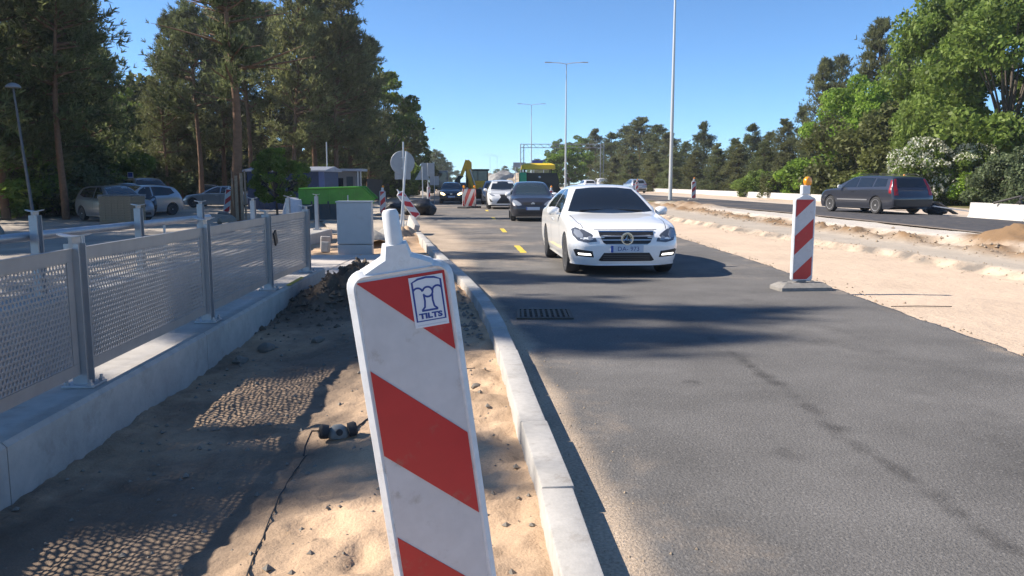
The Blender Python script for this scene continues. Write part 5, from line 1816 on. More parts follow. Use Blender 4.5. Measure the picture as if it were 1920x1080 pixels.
        for f in F2:
            for i in range(len(f)):
                e = (f[i], f[(i + 1) % len(f)])
                cnt[e] = 1
        for (a, b) in list(cnt):
            if (b, a) not in cnt:
                fs.append((a, b, b + k, a + k)[::-1])
        me = bpy.data.meshes.new('decal')
        me.from_pydata([tuple(p) for p in front + back], [], fs)
        bm = bmesh.new(); bm.from_mesh(me)
        bmesh.ops.recalc_face_normals(bm, faces=bm.faces); bm.to_mesh(me); bm.free()
        me.polygons.foreach_set('use_smooth', [True] * len(me.polygons))
        me.set_sharp_from_angle(angle=R(40))
        return me
    def mirror(s, poly): return [(-a, b) for a, b in poly]

def wheel_mesh(r, wd, spokes):
    ty = MB().lathe([(r * 0.66, -wd / 2 + 0.01), (r * 0.72, -wd / 2), (r * 0.93, -wd / 2 + 0.005), (r, -wd / 2 + 0.04), (r, wd / 2 - 0.04), (r * 0.93, wd / 2 - 0.005), (r * 0.72, wd / 2), (r * 0.66, wd / 2 - 0.01)], 28)
    rim = MB().lathe([(r * 0.69, -wd / 2 + 0.03), (r * 0.69, wd / 2 - 0.006), (r * 0.62, wd / 2 - 0.012), (r * 0.60, wd / 2 - 0.08), (r * 0.2, wd / 2 - 0.09), (0, wd / 2 - 0.09)], 28)
    sp = MB()
    sw = 0.30 / spokes
    for i in range(spokes):
        a = 2 * PI * i / spokes
        m = Matrix.Rotation(a, 4, 'Z')
        vs = [m @ Vector(p) for p in ((-0.045, 0.03, wd / 2 - 0.02), (0.045, 0.03, wd / 2 - 0.02), (sw, r * 0.63, wd / 2 - 0.012), (-sw, r * 0.63, wd / 2 - 0.012),
                                       (-0.045, 0.03, wd / 2 - 0.075), (0.045, 0.03, wd / 2 - 0.075), (sw, r * 0.63, wd / 2 - 0.07), (-sw, r * 0.63, wd / 2 - 0.07))]
        sp.add(vs, [(0, 1, 2, 3), (0, 4, 5, 1), (1, 5, 6, 2), (2, 6, 7, 3), (3, 7, 4, 0)])
    sp.lathe([(0.06, wd / 2 - 0.06), (0.055, wd / 2 - 0.012), (0, wd / 2 - 0.008)], 14)
    mm = Matrix.Rotation(-PI / 2, 4, 'X')      # outer face towards +Y
    for q in (ty, rim, sp): q.v = [tuple(mm @ Vector(p)) for p in q.v]
    return ty.mesh('tyre', 40), rim.mesh('rim', 40), sp.mesh('spokes', 40)
WHEEL = {}
def add_wheels(root, car, rimmat='rim_alloy', spokes=5, inset=0.012, wd=0.21, inner='rim_dark'):
    key = (car.wr, spokes, wd)
    if key not in WHEEL: WHEEL[key] = wheel_mesh(car.wr, wd, spokes)
    ty, ri, sp = WHEEL[key]
    for ax in car.ax:
        for sd_ in (1, -1):
            wq = thing_part('wheel', root, (car.L / 2 - ax, sd_ * (car.W / 2 - wd / 2 - inset), car.wr))
            wq.rotation_euler = (0, ax * 1.3, 0) if sd_ == 1 else (0, ax, PI)
            link('tyre', ty, 'rubber', wq)
            link('rim', ri if inner == 'rim_dark' else ri.copy(), inner, wq)
            link('spokes', sp, rimmat, wq)
def thing_part(name, parent, loc):
    o = bpy.data.objects.new(name, None); C.objects.link(o)
    o.parent = parent; o.location = loc
    o.empty_display_size = 0.1
    return o

def mirror_mesh(side):
    mb = MB()
    vs, fs = [], []
    prof = [(0.0, 0.02), (0.03, 0.075), (0.07, 0.095), (0.10, 0.09), (0.105, 0.07)]
    n = 14
    for x, r in prof:
        for j in range(n):
            a = 2 * PI * j / n
            c_, s_ = math.cos(a), math.sin(a)
            vs.append((0.06 - x, side * (0.10 + 1.15 * r * math.copysign(abs(c_) ** 0.7, c_)), 0.8 * r * math.copysign(abs(s_) ** 0.7, s_)))
    for i in range(len(prof) - 1):
        for j in range(n):
            fs.append((i * n + j, i * n + (j + 1) % n, (i + 1) * n + (j + 1) % n, (i + 1) * n + j))
    fs.append(tuple(range(n))); fs.append(tuple((len(prof) - 1) * n + j for j in range(n)))
    mb.add(vs, fs)
    mb.box((0.02, side * 0.0, -0.045), (0.05, 0.10, 0.03))
    return mb.mesh('mirror', 45)
MIR = {1: mirror_mesh(1), -1: mirror_mesh(-1)}

def plate(root, pos, text, facing=1, sub=True, tilt=0.0):
    """Registration plate facing along +X (facing=1) or -X."""
    p = MB().box((0, 0, 0), (0.012, 0.52, 0.112), b=0.003).build('number_plate', 'plate_white', root)
    p.location = pos
    p.rotation_euler = (0, tilt, 0 if facing == 1 else PI)
    if sub:
        b = MB().box((0.0075, -0.238, 0), (0.004, 0.04, 0.108)).build('country_band', 'plate_blue', p)
        if text:
            q = link('registration', text_mesh(text, 0.095), 'plate_ink', p)
            q.rotation_euler = (PI / 2, 0, PI / 2); q.location = (0.0075, 0.022, -0.002); q.scale = (1.05, 1, 1)
    return p

def seams(car, root, lines, name='door_seam', m_='black_plastic'):
    """Thin dark grooves on both flanks: lines of (x, z) pairs."""
    for sd_ in ('left', 'right'):
        for ln in lines:
            pts = [Vector(p) for p in ln]
            poly = []
            off = 0.006
            a = []
            for i, p in enumerate(pts):
                t = (pts[min(i + 1, len(pts) - 1)] - pts[max(i - 1, 0)]).normalized()
                nn = Vector((-t.y, t.x)) * off
                a.append((p + nn, p - nn))
            poly = [tuple(q[0]) for q in a] + [tuple(q[1]) for q in reversed(a)]
            link(name, car.decal(poly, sd_, 0.0012, 0.01, 0.12), m_, root)

def both(car, root, name, poly, view, m_, **kw):
    out = []
    if view in ('front', 'rear'):
        for pl in (poly, car.mirror(poly)):
            out.append(link(name, car.decal(pl, view, **kw), m_, root))
    else:
        for v in ('left', 'right'):
            out.append(link(name, car.decal(poly, v, **kw), m_, root))
    return out

def place(root, front, heading):
    """front: (x, y) of the nose centre, heading: direction the nose points, in degrees from +X."""
    a = R(heading)
    return a

def new_car(name, label, cat, front, heading, L, z=0.0, group=None):
    a = R(heading)
    return thing(name, label, cat, (front[0] - math.cos(a) * L / 2, front[1] - math.sin(a) * L / 2, z), a, group)

# ------------------------------------------------------------------ white saloon in front
sedan = Car(4.58, 1.77, 1.445,
            [(0, 0.66), (0.08, 0.74), (0.25, 0.815), (0.6, 0.875), (1.0, 0.925), (1.34, 0.965), (1.5, 1.02), (1.85, 1.23), (2.2, 1.40), (2.45, 1.438), (2.8, 1.445), (3.2, 1.415), (3.55, 1.32), (3.9, 1.13), (4.1, 1.045), (4.4, 1.00), (4.58, 0.92)],
            [(0, 0.60), (0.15, 0.68), (0.5, 0.80), (1.0, 0.875), (1.4, 0.92), (2.5, 0.945), (3.6, 0.965), (4.2, 0.96), (4.58, 0.86)],
            1.16, 2.76, 0.80, 0.32, bottom=0.185, nose=(0.73, 0.48))
wc = new_car('white_saloon', 'white saloon car coming towards the camera with its day lights on', 'car', (1.80, 12.45), -86, 4.58)
link('body', sedan.body, 'paint_white', wc)
link('underbody', sedan.dark, 'black_plastic', wc)
add_wheels(wc, sedan, 'rim_dark', 7, 0.006, 0.225)
link('windscreen', sedan.decal([(-0.735, 0.985), (-0.35, 0.962), (0, 0.955), (0.35, 0.962), (0.735, 0.985), (0.660, 1.12), (0.570, 1.27), (0.505, 1.358), (0.25, 1.385), (0, 1.39), (-0.25, 1.385), (-0.505, 1.358), (-0.570, 1.27), (-0.660, 1.12)], 'front', off=0.005), 'glass', wc)
both(sedan, wc, 'side_window', [(1.62, 0.955), (2.05, 0.965), (2.62, 0.968), (2.62, 1.355), (2.42, 1.355), (2.15, 1.275), (1.85, 1.13)], 'left', 'glass', off=0.004)
both(sedan, wc, 'side_window', [(2.68, 0.970), (3.30, 0.985), (3.62, 1.03), (3.42, 1.235), (3.10, 1.33), (2.68, 1.358)], 'left', 'glass', off=0.004)
link('rear_window', sedan.decal([(-0.60, 1.08), (0.60, 1.08), (0.50, 1.34), (-0.50, 1.34)], 'rear', off=0.004), 'glass', wc)
gr = link('grille', sedan.decal([(-0.435, 0.700), (0.435, 0.700), (0.425, 0.655), (0.37, 0.545), (0.32, 0.515), (-0.32, 0.515), (-0.37, 0.545), (-0.425, 0.655)], 'front', off=0.007), 'black_plastic', wc)
def sl(z0, z1, w0, w1): return [(-w0, z1), (w0, z1), (w1, z0), (-w1, z0)]
link('slat', sedan.decal([(-0.445, 0.715), (0.445, 0.715), (0.435, 0.695), (-0.435, 0.695)], 'front', off=0.016), 'chrome', gr)
link('slat', sedan.decal(sl(0.630, 0.650, 0.415, 0.408), 'front', off=0.018, depth=0.0), 'grille_silver', gr)
link('slat', sedan.decal(sl(0.575, 0.592, 0.390, 0.380), 'front', off=0.018, depth=0.0), 'grille_silver', gr)
link('slat', sedan.decal(sl(0.508, 0.522, 0.33, 0.32), 'front', off=0.014), 'grille_silver', gr)
fx_ = sedan.bvh.ray_cast(Vector((9, 0, 0.61)), Vector((-1, 0, 0)))[0].x
em = MB()
em.lathe([(0.079, -0.008), (0.098, -0.008), (0.100, 0.0), (0.098, 0.012), (0.079, 0.012), (0.079, -0.008)], 28, Matrix.Rotation(PI / 2, 4, 'Y'))
for k in range(3):
    a = PI / 2 + k * 2 * PI / 3
    dv = Vector((0, math.cos(a), math.sin(a))); nv = Vector((0, -math.sin(a), math.cos(a)))
    em.add([nv * 0.016 + Vector((0.002, 0, 0)), dv * 0.088 + Vector((0.004, 0, 0)), -nv * 0.016 + Vector((0.002, 0, 0)), Vector((0.016, 0, 0)) + dv * 0.01], [(0, 1, 3), (1, 2, 3)])
    
e_ = em.build('star_emblem', 'chrome', gr); e_.location = (fx_ + 0.026, 0, 0.607)
MB().lathe([(0.085, 0), (0.0, 0.003)], 24, Matrix.Translation((fx_ + 0.017, 0, 0.607)) @ Matrix.Rotation(PI / 2, 4, 'Y')).build('emblem_back', 'black_plastic', gr)
hl_poly = [(0.470, 0.560), (0.62, 0.545), (0.76, 0.575), (0.825, 0.65), (0.835, 0.745), (0.77, 0.770), (0.66, 0.735), (0.55, 0.675), (0.485, 0.61)]
for h in both(sedan, wc, 'headlight', hl_poly, 'front', 'headlight_dark', off=0.006):
    pass
both(sedan, wc, 'headlight_reflector', [(0.685, 0.61), (0.765, 0.62), (0.805, 0.69), (0.79, 0.74), (0.715, 0.725), (0.675, 0.66)], 'front', 'headlight', off=0.010)
both(sedan, wc, 'headlight_reflector', [(0.53, 0.585), (0.60, 0.58), (0.61, 0.63), (0.57, 0.645), (0.535, 0.62)], 'front', 'headlight', off=0.010)
link('lower_intake', sedan.decal([(-0.36, 0.385), (0.36, 0.385), (0.44, 0.27), (0.40, 0.255), (-0.40, 0.255), (-0.44, 0.27)], 'front', off=0.005), 'black_plastic', wc)
for i in range(3):
    link('intake_bar', sedan.decal(sl(0.282 + i * 0.03, 0.29 + i * 0.03, 0.37, 0.37), 'front', off=0.008, depth=0), 'rim_dark', wc)
both(sedan, wc, 'fog_surround', [(0.515, 0.315), (0.78, 0.335), (0.82, 0.43), (0.79, 0.445), (0.54, 0.412)], 'front', 'black_plastic', off=0.005)
both(sedan, wc, 'day_light', [(0.555, 0.345), (0.745, 0.358), (0.755, 0.385), (0.57, 0.373)], 'front', 'lamp_on', off=0.011)
plate(wc, (sedan.bvh.ray_cast(Vector((9, 0, 0.445)), Vector((-1, 0, 0)))[0].x + 0.012, -0.0, 0.448), 'DA- 973')
for sd_ in (1, -1):
    m_ = link('mirror', MIR[sd_], 'paint_white', wc); m_.location = (4.58 / 2 - 1.68, sd_ * 0.86, 0.985)
seams(sedan, wc, [[(1.48, 0.30), (1.47, 0.6), (1.56, 0.92)], [(2.65, 0.27), (2.65, 0.94)], [(3.58, 0.62), (3.66, 0.8), (3.66, 0.94)]])
both(sedan, wc, 'door_handle', [(2.35, 0.80), (2.54, 0.81), (2.54, 0.835), (2.35, 0.825)], 'left', 'paint_white', off=0.02)
both(sedan, wc, 'tail_light', [(0.45, 0.72), (0.78, 0.70), (0.80, 0.84), (0.45, 0.82)], 'rear', 'tail_red', off=0.006)
link('bumper_seam', sedan.decal([(-0.50, 0.735), (0.50, 0.735), (0.50, 0.742), (-0.50, 0.742)], 'front', off=0.0015, depth=0.004), 'black_plastic', wc)
link('bonnet_seam', sedan.decal([(0.20, -0.66), (0.6, -0.72), (1.25, -0.735), (1.25, -0.725), (0.6, -0.71), (0.20, -0.65)], 'top', off=0.001, depth=0.004), 'black_plastic', wc)
link('bonnet_seam', sedan.decal([(0.20, 0.66), (0.6, 0.72), (1.25, 0.735), (1.25, 0.725), (0.6, 0.71), (0.20, 0.65)], 'top', off=0.001, depth=0.004), 'black_plastic', wc)
for s_ in (-1, 1):
    MB().tube([(4.58 / 2 - 1.40, s_ * 0.55, 1.0), (4.58 / 2 - 1.50, s_ * 0.05, 1.02)], 0.010, 5).build('wiper', 'black_plastic', wc)

# ------------------------------------------------------------------ dark hatchback behind it
hatch = Car(4.15, 1.70, 1.53,
            [(0, 0.72), (0.08, 0.80), (0.25, 0.875), (0.6, 0.945), (0.95, 0.995), (1.1, 1.04), (1.5, 1.28), (1.85, 1.46), (2.1, 1.515), (2.5, 1.53), (3.2, 1.50), (3.7, 1.40), (3.95, 1.15), (4.10, 0.98), (4.15, 0.90)],
            [(0, 0.64), (0.15, 0.73), (0.5, 0.86), (1.0, 0.935), (2.5, 0.96), (3.6, 1.0), (4.15, 0.88)],
            1.20, 2.54, 0.82, 0.31, bottom=0.20)
def dress_hatch(root, car, screen_mat='glass_clear', full=True, lampmat='headlight', front=True):
    L = car.L
    link('windscreen', car.decal([(-0.645, 1.03), (0, 1.0), (0.645, 1.03), (0.585, 1.25), (0.525, 1.44), (0, 1.47), (-0.525, 1.44), (-0.585, 1.25)], 'front', off=0.005, step=0.08), screen_mat, root)
    both(car, root, 'side_window', [(1.35, 0.975), (2.25, 0.985), (2.25, 1.43), (1.95, 1.42), (1.65, 1.28)], 'left', 'glass', off=0.004, step=0.1)
    both(car, root, 'side_window', [(2.32, 0.985), (3.15, 1.01), (3.55, 1.12), (3.40, 1.35), (2.9, 1.42), (2.32, 1.435)], 'left', 'glass', off=0.004, step=0.1)
    link('rear_window', car.decal([(-0.56, 1.04), (0.56, 1.04), (0.50, 1.34), (-0.50, 1.34)], 'rear', off=0.004, step=0.1), 'glass', root)
    both(car, root, 'headlight', [(0.42, 0.63), (0.55, 0.60), (0.72, 0.66), (0.765, 0.76), (0.74, 0.82), (0.62, 0.80), (0.46, 0.70)], 'front', lampmat, off=0.007)
    link('grille', car.decal([(-0.38, 0.735), (0.38, 0.735), (0.33, 0.62), (-0.33, 0.62)], 'front', off=0.006), 'black_plastic', root)
    link('lower_intake', car.decal([(-0.52, 0.40), (0.52, 0.40), (0.56, 0.29), (-0.56, 0.29)], 'front', off=0.005), 'black_plastic', root)
    both(car, root, 'tail_light', [(0.56, 0.80), (0.76, 0.80), (0.72, 1.08), (0.60, 1.08)], 'rear', 'tail_red', off=0.006)
    for sd_ in (1, -1):
        m_ = link('mirror', MIR[sd_], 'paint_graphite', root); m_.location = (L / 2 - 1.36, sd_ * 0.83, 1.02)
hc = new_car('dark_hatchback', 'dark graphite hatchback right behind the white saloon', 'car', (0.80, 30.6), -88.5, 4.15)
link('body', hatch.body, 'paint_graphite', hc); link('underbody', hatch.dark, 'black_plastic', hc)
dress_hatch(hc, hatch)
add_wheels(hc, hatch, 'rim_alloy', 6)
fx_ = hatch.bvh.ray_cast(Vector((9, 0, 0.685)), Vector((-1, 0, 0)))[0].x
MB().lathe([(0.045, -0.005), (0.06, -0.005), (0.06, 0.01), (0.045, 0.01), (0.045, -0.005)], 20, Matrix.Translation((fx_ + 0.018, 0, 0.685)) @ Matrix.Rotation(PI / 2, 4, 'Y')).box((fx_ + 0.018, 0, 0.685), (0.012, 0.15, 0.025)).build('badge', 'chrome', hc)
plate(hc, (hatch.bvh.ray_cast(Vector((9, 0, 0.50)), Vector((-1, 0, 0)))[0].x + 0.012, 0, 0.50), None)
seams(hatch, hc, [[(1.25, 0.3), (1.24, 0.6), (1.3, 0.93)], [(2.28, 0.28), (2.28, 0.96)]])

# ------------------------------------------------------------------ crossover (white, silver), used several times
suv = Car(4.60, 1.85, 1.64,
          [(0, 0.82), (0.08, 0.90), (0.25, 0.97), (0.6, 1.02), (1.0, 1.06), (1.2, 1.10), (1.6, 1.34), (2.0, 1.56), (2.3, 1.62), (2.7, 1.64), (3.5, 1.61), (4.0, 1.53), (4.3, 1.30), (4.5, 1.08), (4.60, 0.98)],
          [(0, 0.74), (0.15, 0.83), (0.5, 0.95), (1.0, 1.01), (2.5, 1.04), (3.8, 1.10), (4.60, 0.95)],
          1.24, 2.66, 0.90, 0.36, bottom=0.24)
def dress_suv(root, car):
    link('windscreen', car.decal([(-0.70, 1.10), (0, 1.07), (0.70, 1.10), (0.63, 1.34), (0.56, 1.54), (0, 1.57), (-0.56, 1.54), (-0.63, 1.34)], 'front', off=0.005, step=0.1), 'glass', root)
    both(car, root, 'side_window', [(1.45, 1.05), (2.45, 1.065), (2.45, 1.52), (2.1, 1.52), (1.75, 1.37)], 'left', 'glass', off=0.004, step=0.12)
    both(car, root, 'side_window', [(2.52, 1.065), (3.5, 1.10), (3.95, 1.22), (3.75, 1.44), (3.2, 1.51), (2.52, 1.525)], 'left', 'glass', off=0.004, step=0.12)
    link('rear_window', car.decal([(-0.62, 1.12), (0.62, 1.12), (0.54, 1.46), (-0.54, 1.46)], 'rear', off=0.004, step=0.1), 'glass', root)
    both(car, root, 'headlight', [(0.50, 0.74), (0.66, 0.74), (0.82, 0.84), (0.82, 0.90), (0.70, 0.87), (0.52, 0.78)], 'front', 'headlight', off=0.007)
    link('grille', car.decal([(-0.24, 0.83), (0.24, 0.83), (0.16, 0.68), (0.36, 0.46), (0.42, 0.33), (-0.42, 0.33), (-0.36, 0.46), (-0.16, 0.68)], 'front', off=0.006), 'black_plastic', root)
    both(car, root, 'bumper_slash', [(0.62, 0.42), (0.74, 0.42), (0.82, 0.58), (0.80, 0.62)], 'front', 'black_plastic', off=0.005)
    both(car, root, 'tail_light', [(0.40, 0.92), (0.84, 0.90), (0.82, 1.02), (0.40, 1.0)], 'rear', 'tail_red', off=0.006)
    link('rear_bumper', car.decal([(-0.80, 0.34), (0.80, 0.34), (0.84, 0.52), (-0.84, 0.52)], 'rear', off=0.006, step=0.12), 'black_plastic', root)
    plate(root, (-car.L / 2 + 0.03, 0, 0.76), None, -1, False)
    for sd_ in (1, -1):
        m_ = link('mirror', MIR[sd_], 'paint_silver', root); m_.location = (car.L / 2 - 1.45, sd_ * 0.90, 1.08)
lx = new_car('white_crossover', 'white crossover with a spindle grille behind the dark hatchback', 'car', (-0.45, 45.0), -87, 4.60)
link('body', suv.body.copy(), 'paint_pearl', lx); link('underbody', suv.dark, 'black_plastic', lx)
dress_suv(lx, suv); add_wheels(lx, suv, 'rim_alloy', 5)

def copy_car(src, label, front, heading, L, paint, z=0.0, name=None, group=None):
    a = R(heading)
    r = dup(src, (front[0] - math.cos(a) * L / 2, front[1] - math.sin(a) * L / 2, z), a, label, group)
    if name: r.name = name
    if 'group' in r and not group: del r['group']
    for c in r.children:
        if c.name.split('.')[0] == 'body':
            c.data = c.data.copy(); c.data.materials.clear(); c.data.materials.append(MATS[paint])
        if c.name.split('.')[0] == 'mirror':
            c.data = c.data.copy(); c.data.materials.clear(); c.data.materials.append(MATS[paint])
    return r
copy_car(lx, 'grey car mostly hidden behind the white crossover', (-1.15, 55), -87, 4.6, 'paint_grey', name='grey_car')
copy_car(lx, 'silver crossover driving away by the white wall on the right', (14.1, 97), 97, 4.6, 'paint_silver', 0.31, name='silver_crossover')
copy_car(lx, 'pale car far away above the roof of the white saloon', (spot(1092, 118), 118), 100, 4.6, 'paint_pearl', 0.31, name='far_car')

# black car on the left lane
blk = copy_car(hc, 'black car with lit headlamps in the left lane', (-4.30, 57.0), -86, 4.15, 'paint_black', name='black_car')
for c in blk.children:
    if c.name.startswith('headlight'):
        c.data = c.data.copy(); c.data.materials.clear(); c.data.materials.append(MATS['lamp_warm'])
        c.scale = (1, 1, 1)
copy_car(hc, 'pale hatchback behind the black car, beside the digger', (-4.4, 73), -86, 4.15, 'paint_silver', name='pale_hatchback')
# parked cars on the left
GP = 'cars parked left of the road'
copy_car(wc, 'silver saloon parked side-on behind the railing', (spot(350, 54), 54), 178, 4.58, 'paint_silver', -0.15, 'silver_saloon', GP)
for c in list(bpy.data.objects['silver_saloon'].children):
    for g_ in list(c.children):
        if g_.name.split('.')[0] in ('registration', 'star_emblem', 'emblem_back'): bpy.data.objects.remove(g_)
copy_car(hc, 'silver hatchback parked behind the brick pallet', (spot(282, 34.5), 33.5), -38, 4.15, 'paint_grey', -0.15, 'silver_hatchback', GP)
copy_car(lx, 'dark crossover parked beside the dark van', (spot(290, 40), 38.5), -48, 4.6, 'paint_black', -0.15, 'dark_crossover', GP)
copy_car(hc, 'pale hatchback parked at the left, half behind the brick pallet', (spot(188, 38), 38), -120, 4.15, 'paint_silver', -0.15, 'pale_parked_hatchback', GP)
copy_car(lx, 'dark crossover parked far back by the boarded pine', (spot(478, 62), 62), 180, 4.6, 'paint_graphite', -0.15, 'dark_parked_car', GP)
copy_car(hc, 'dark hatchback parked behind the silver saloon', (spot(420, 66), 64), -60, 4.15, 'paint_grey', -0.15, 'grey_parked_hatchback', GP)

mat('rim_bright', (0.42, 0.42, 0.44), 0.35, 0.2)
# ------------------------------------------------------------------ estate car driving away on the right
est = Car(4.71, 1.80, 1.46,
          [(0, 0.70), (0.08, 0.78), (0.25, 0.85), (0.7, 0.93), (1.15, 0.985), (1.3, 1.03), (1.7, 1.25), (2.05, 1.40), (2.3, 1.445), (2.8, 1.46), (3.6, 1.445), (4.2, 1.41), (4.40, 1.37), (4.56, 1.12), (4.66, 0.98), (4.71, 0.88)],
          [(0, 0.62), (0.15, 0.72), (0.5, 0.86), (1.0, 0.92), (2.5, 0.96), (3.8, 0.985), (4.4, 0.985), (4.71, 0.86)],
          1.30, 2.76, 0.93, 0.325, tail=(0.90, 0.22), bottom=0.19,
          rear_prof=[(0.15, 0.14), (0.3, 0.02), (0.6, 0.0), (0.75, 0.05), (0.95, 0.10), (1.4, 0.16)])
vc = new_car('dark_estate_car', 'dark blue grey estate car driving away on the far carriageway', 'car', (13.75, 34.3), 104, 4.71, 0.31)
link('body', est.body, 'paint_charcoal', vc); link('underbody', est.dark, 'black_plastic', vc)
link('windscreen', est.decal([(-0.68, 1.0), (0.68, 1.0), (0.55, 1.38), (-0.55, 1.38)], 'front', off=0.005, step=0.1), 'glass', vc)
both(est, vc, 'side_window', [(1.62, 0.985), (2.48, 1.0), (2.48, 1.36), (2.15, 1.36), (1.85, 1.2)], 'left', 'glass', off=0.004)
both(est, vc, 'side_window', [(2.54, 1.0), (3.40, 1.01), (3.42, 1.34), (2.54, 1.365)], 'left', 'glass', off=0.004)
both(est, vc, 'side_window', [(3.48, 1.01), (4.16, 1.03), (4.08, 1.31), (3.50, 1.34)], 'left', 'glass', off=0.004)
link('rear_window', est.decal([(-0.63, 1.0), (0.63, 1.0), (0.56, 1.32), (-0.56, 1.32)], 'rear', off=0.004, step=0.1), 'glass', vc)
both(est, vc, 'tail_light', [(0.66, 0.70), (0.83, 0.70), (0.80, 0.98), (0.66, 1.30), (0.60, 1.30), (0.665, 1.0)], 'rear', 'tail_red', off=0.008)
both(est, vc, 'tail_light_side', [(4.40, 0.78), (4.52, 0.77), (4.45, 1.0), (4.36, 1.26), (4.30, 1.26), (4.37, 1.0)], 'left', 'tail_red', off=0.006)
link('rear_bumper', est.decal([(-0.82, 0.30), (0.82, 0.30), (0.84, 0.54), (-0.84, 0.54)], 'rear', off=0.012, step=0.1), 'black_plastic', vc)
both(est, vc, 'side_moulding', [(0.95 + 0.45, 0.50), (3.2, 0.50), (3.2, 0.545), (1.4, 0.545)], 'left', 'grille_silver', off=0.010)
plate(vc, (-est.bvh.ray_cast(Vector((9, 0, 0.74)), Vector((-1, 0, 0)))[0].x - 0.02, 0, 0.78), None, -1)
for y in (-0.56, 0.56):
    MB().tube([(0.1, y, 1.45), (0.0, y, 1.50), (-1.7, y, 1.49), (-1.85, y, 1.43)], 0.014, 6).build('roof_rail', 'black_plastic', vc)
WHEEL[(est.wr, 5, 0.21)] = wheel_mesh(est.wr, 0.21, 5)
add_wheels(vc, est, 'rim_alloy', 5, -0.004, 0.21, 'rim_bright')
for sd_ in (1, -1):
    m_ = link('mirror', MIR[sd_], 'paint_charcoal', vc); m_.location = (4.71 / 2 - 1.62, sd_ * 0.87, 1.02)
seams(est, vc, [[(1.55, 0.3), (1.54, 0.6), (1.6, 0.96)], [(2.51, 0.28), (2.51, 0.99)], [(3.44, 0.62), (3.5, 0.8), (3.46, 1.0)]])
both(est, vc, 'door_handle', [(2.25, 0.82), (2.42, 0.83), (2.42, 0.855), (2.25, 0.845)], 'left', 'paint_charcoal', off=0.02)
# black sheeting and boards heaped at the end of the right wall
bmx = rock_mesh(61, 3); bmx.materials.append(MATS['black_bag']); bmx.polygons.foreach_set('use_smooth', [True] * len(bmx.polygons))
o = bpy.data.objects.new('sheeting_heap', bmx); C.objects.link(o)
o.location = (spot(1752, 31.5), 31.5, 0.45); o.scale = (0.42, 0.5, 0.42)
tag(o, 'heap of black sheeting behind the tail of the estate car', 'sheeting')
for k, (u, Y, rz, lb) in enumerate(((1772, 30.5, 0.5, 'pale board leaning at the near end of the right wall'), (1783, 29.8, -0.3, 'second pale board by the end of the right wall'))):
    o = MB().box((0, 0, 0.02), (1.3, 0.2, 0.04)).build('board', 'galv' if k else 'timber')
    o.location = (spot(u, Y), Y, 0.50); o.rotation_euler = (0, 0.35 - k * 0.2, rz)
    tag(o, lb, 'board')

# ------------------------------------------------------------------ dark van parked on the left
van = Car(4.9, 1.90, 1.92,
          [(0, 0.86), (0.08, 0.95), (0.3, 1.03), (0.75, 1.12), (0.95, 1.20), (1.4, 1.55), (1.8, 1.82), (2.1, 1.90), (2.6, 1.92), (4.3, 1.91), (4.75, 1.86), (4.85, 1.3), (4.9, 1.0)],
          [(0, 0.80), (0.3, 0.95), (0.9, 1.06), (2.5, 1.10), (4.9, 1.0)], 1.45, 3.0, 0.9, 0.33, tail=(0.92, 0.15), bottom=0.22)
vn = new_car('dark_van', 'dark blue grey van parked among the cars on the left', 'van', (spot(322, 44), 42.5), -50, 4.9, -0.15, GP)
link('body', van.body, 'paint_van', vn); link('underbody', van.dark, 'black_plastic', vn)
link('windscreen', van.decal([(-0.76, 1.20), (0, 1.16), (0.76, 1.20), (0.66, 1.78), (0, 1.82), (-0.66, 1.78)], 'front', off=0.005, step=0.12), 'glass', vn)
both(van, vn, 'side_window', [(1.15, 1.13), (2.2, 1.15), (2.2, 1.75), (1.85, 1.72)], 'left', 'glass', off=0.004, step=0.12)
both(van, vn, 'side_window', [(2.3, 1.15), (3.4, 1.15), (3.4, 1.74), (2.3, 1.75)], 'left', 'glass', off=0.004, step=0.12)
both(van, vn, 'headlight', [(0.50, 0.72), (0.72, 0.74), (0.82, 0.92), (0.70, 0.95), (0.52, 0.84)], 'front', 'headlight', off=0.007)
link('grille', van.decal([(-0.45, 0.85), (0.45, 0.85), (0.42, 0.70), (-0.42, 0.70)], 'front', off=0.006), 'black_plastic', vn)
plate(vn, (van.bvh.ray_cast(Vector((9, 0, 0.52)), Vector((-1, 0, 0)))[0].x + 0.012, 0, 0.52), None)
add_wheels(vn, van, 'rim_alloy', 6)
for sd_ in (1, -1):
    m_ = link('mirror', MIR[sd_], 'black_plastic', vn); m_.location = (4.9 / 2 - 1.3, sd_ * 0.95, 1.2)
fv = dup(vn, (spot(1130, 125), 128, 0.31), R(95), 'white van far away on the far carriageway', None)
if 'group' in fv: del fv['group']
fv.name = 'far_white_van'
for c in fv.children:
    if c.name.startswith('body'):
        c.data = c.data.copy(); c.data.materials.clear(); c.data.materials.append(MATS['paint_white'])

# ------------------------------------------------------------------ digger (backhoe loader) seen from its bucket end
dg_ = thing('backhoe_loader', 'yellow backhoe loader with folded boom working in the left lane', 'digger', (spot(893, 62), 63, 0), R(-82))
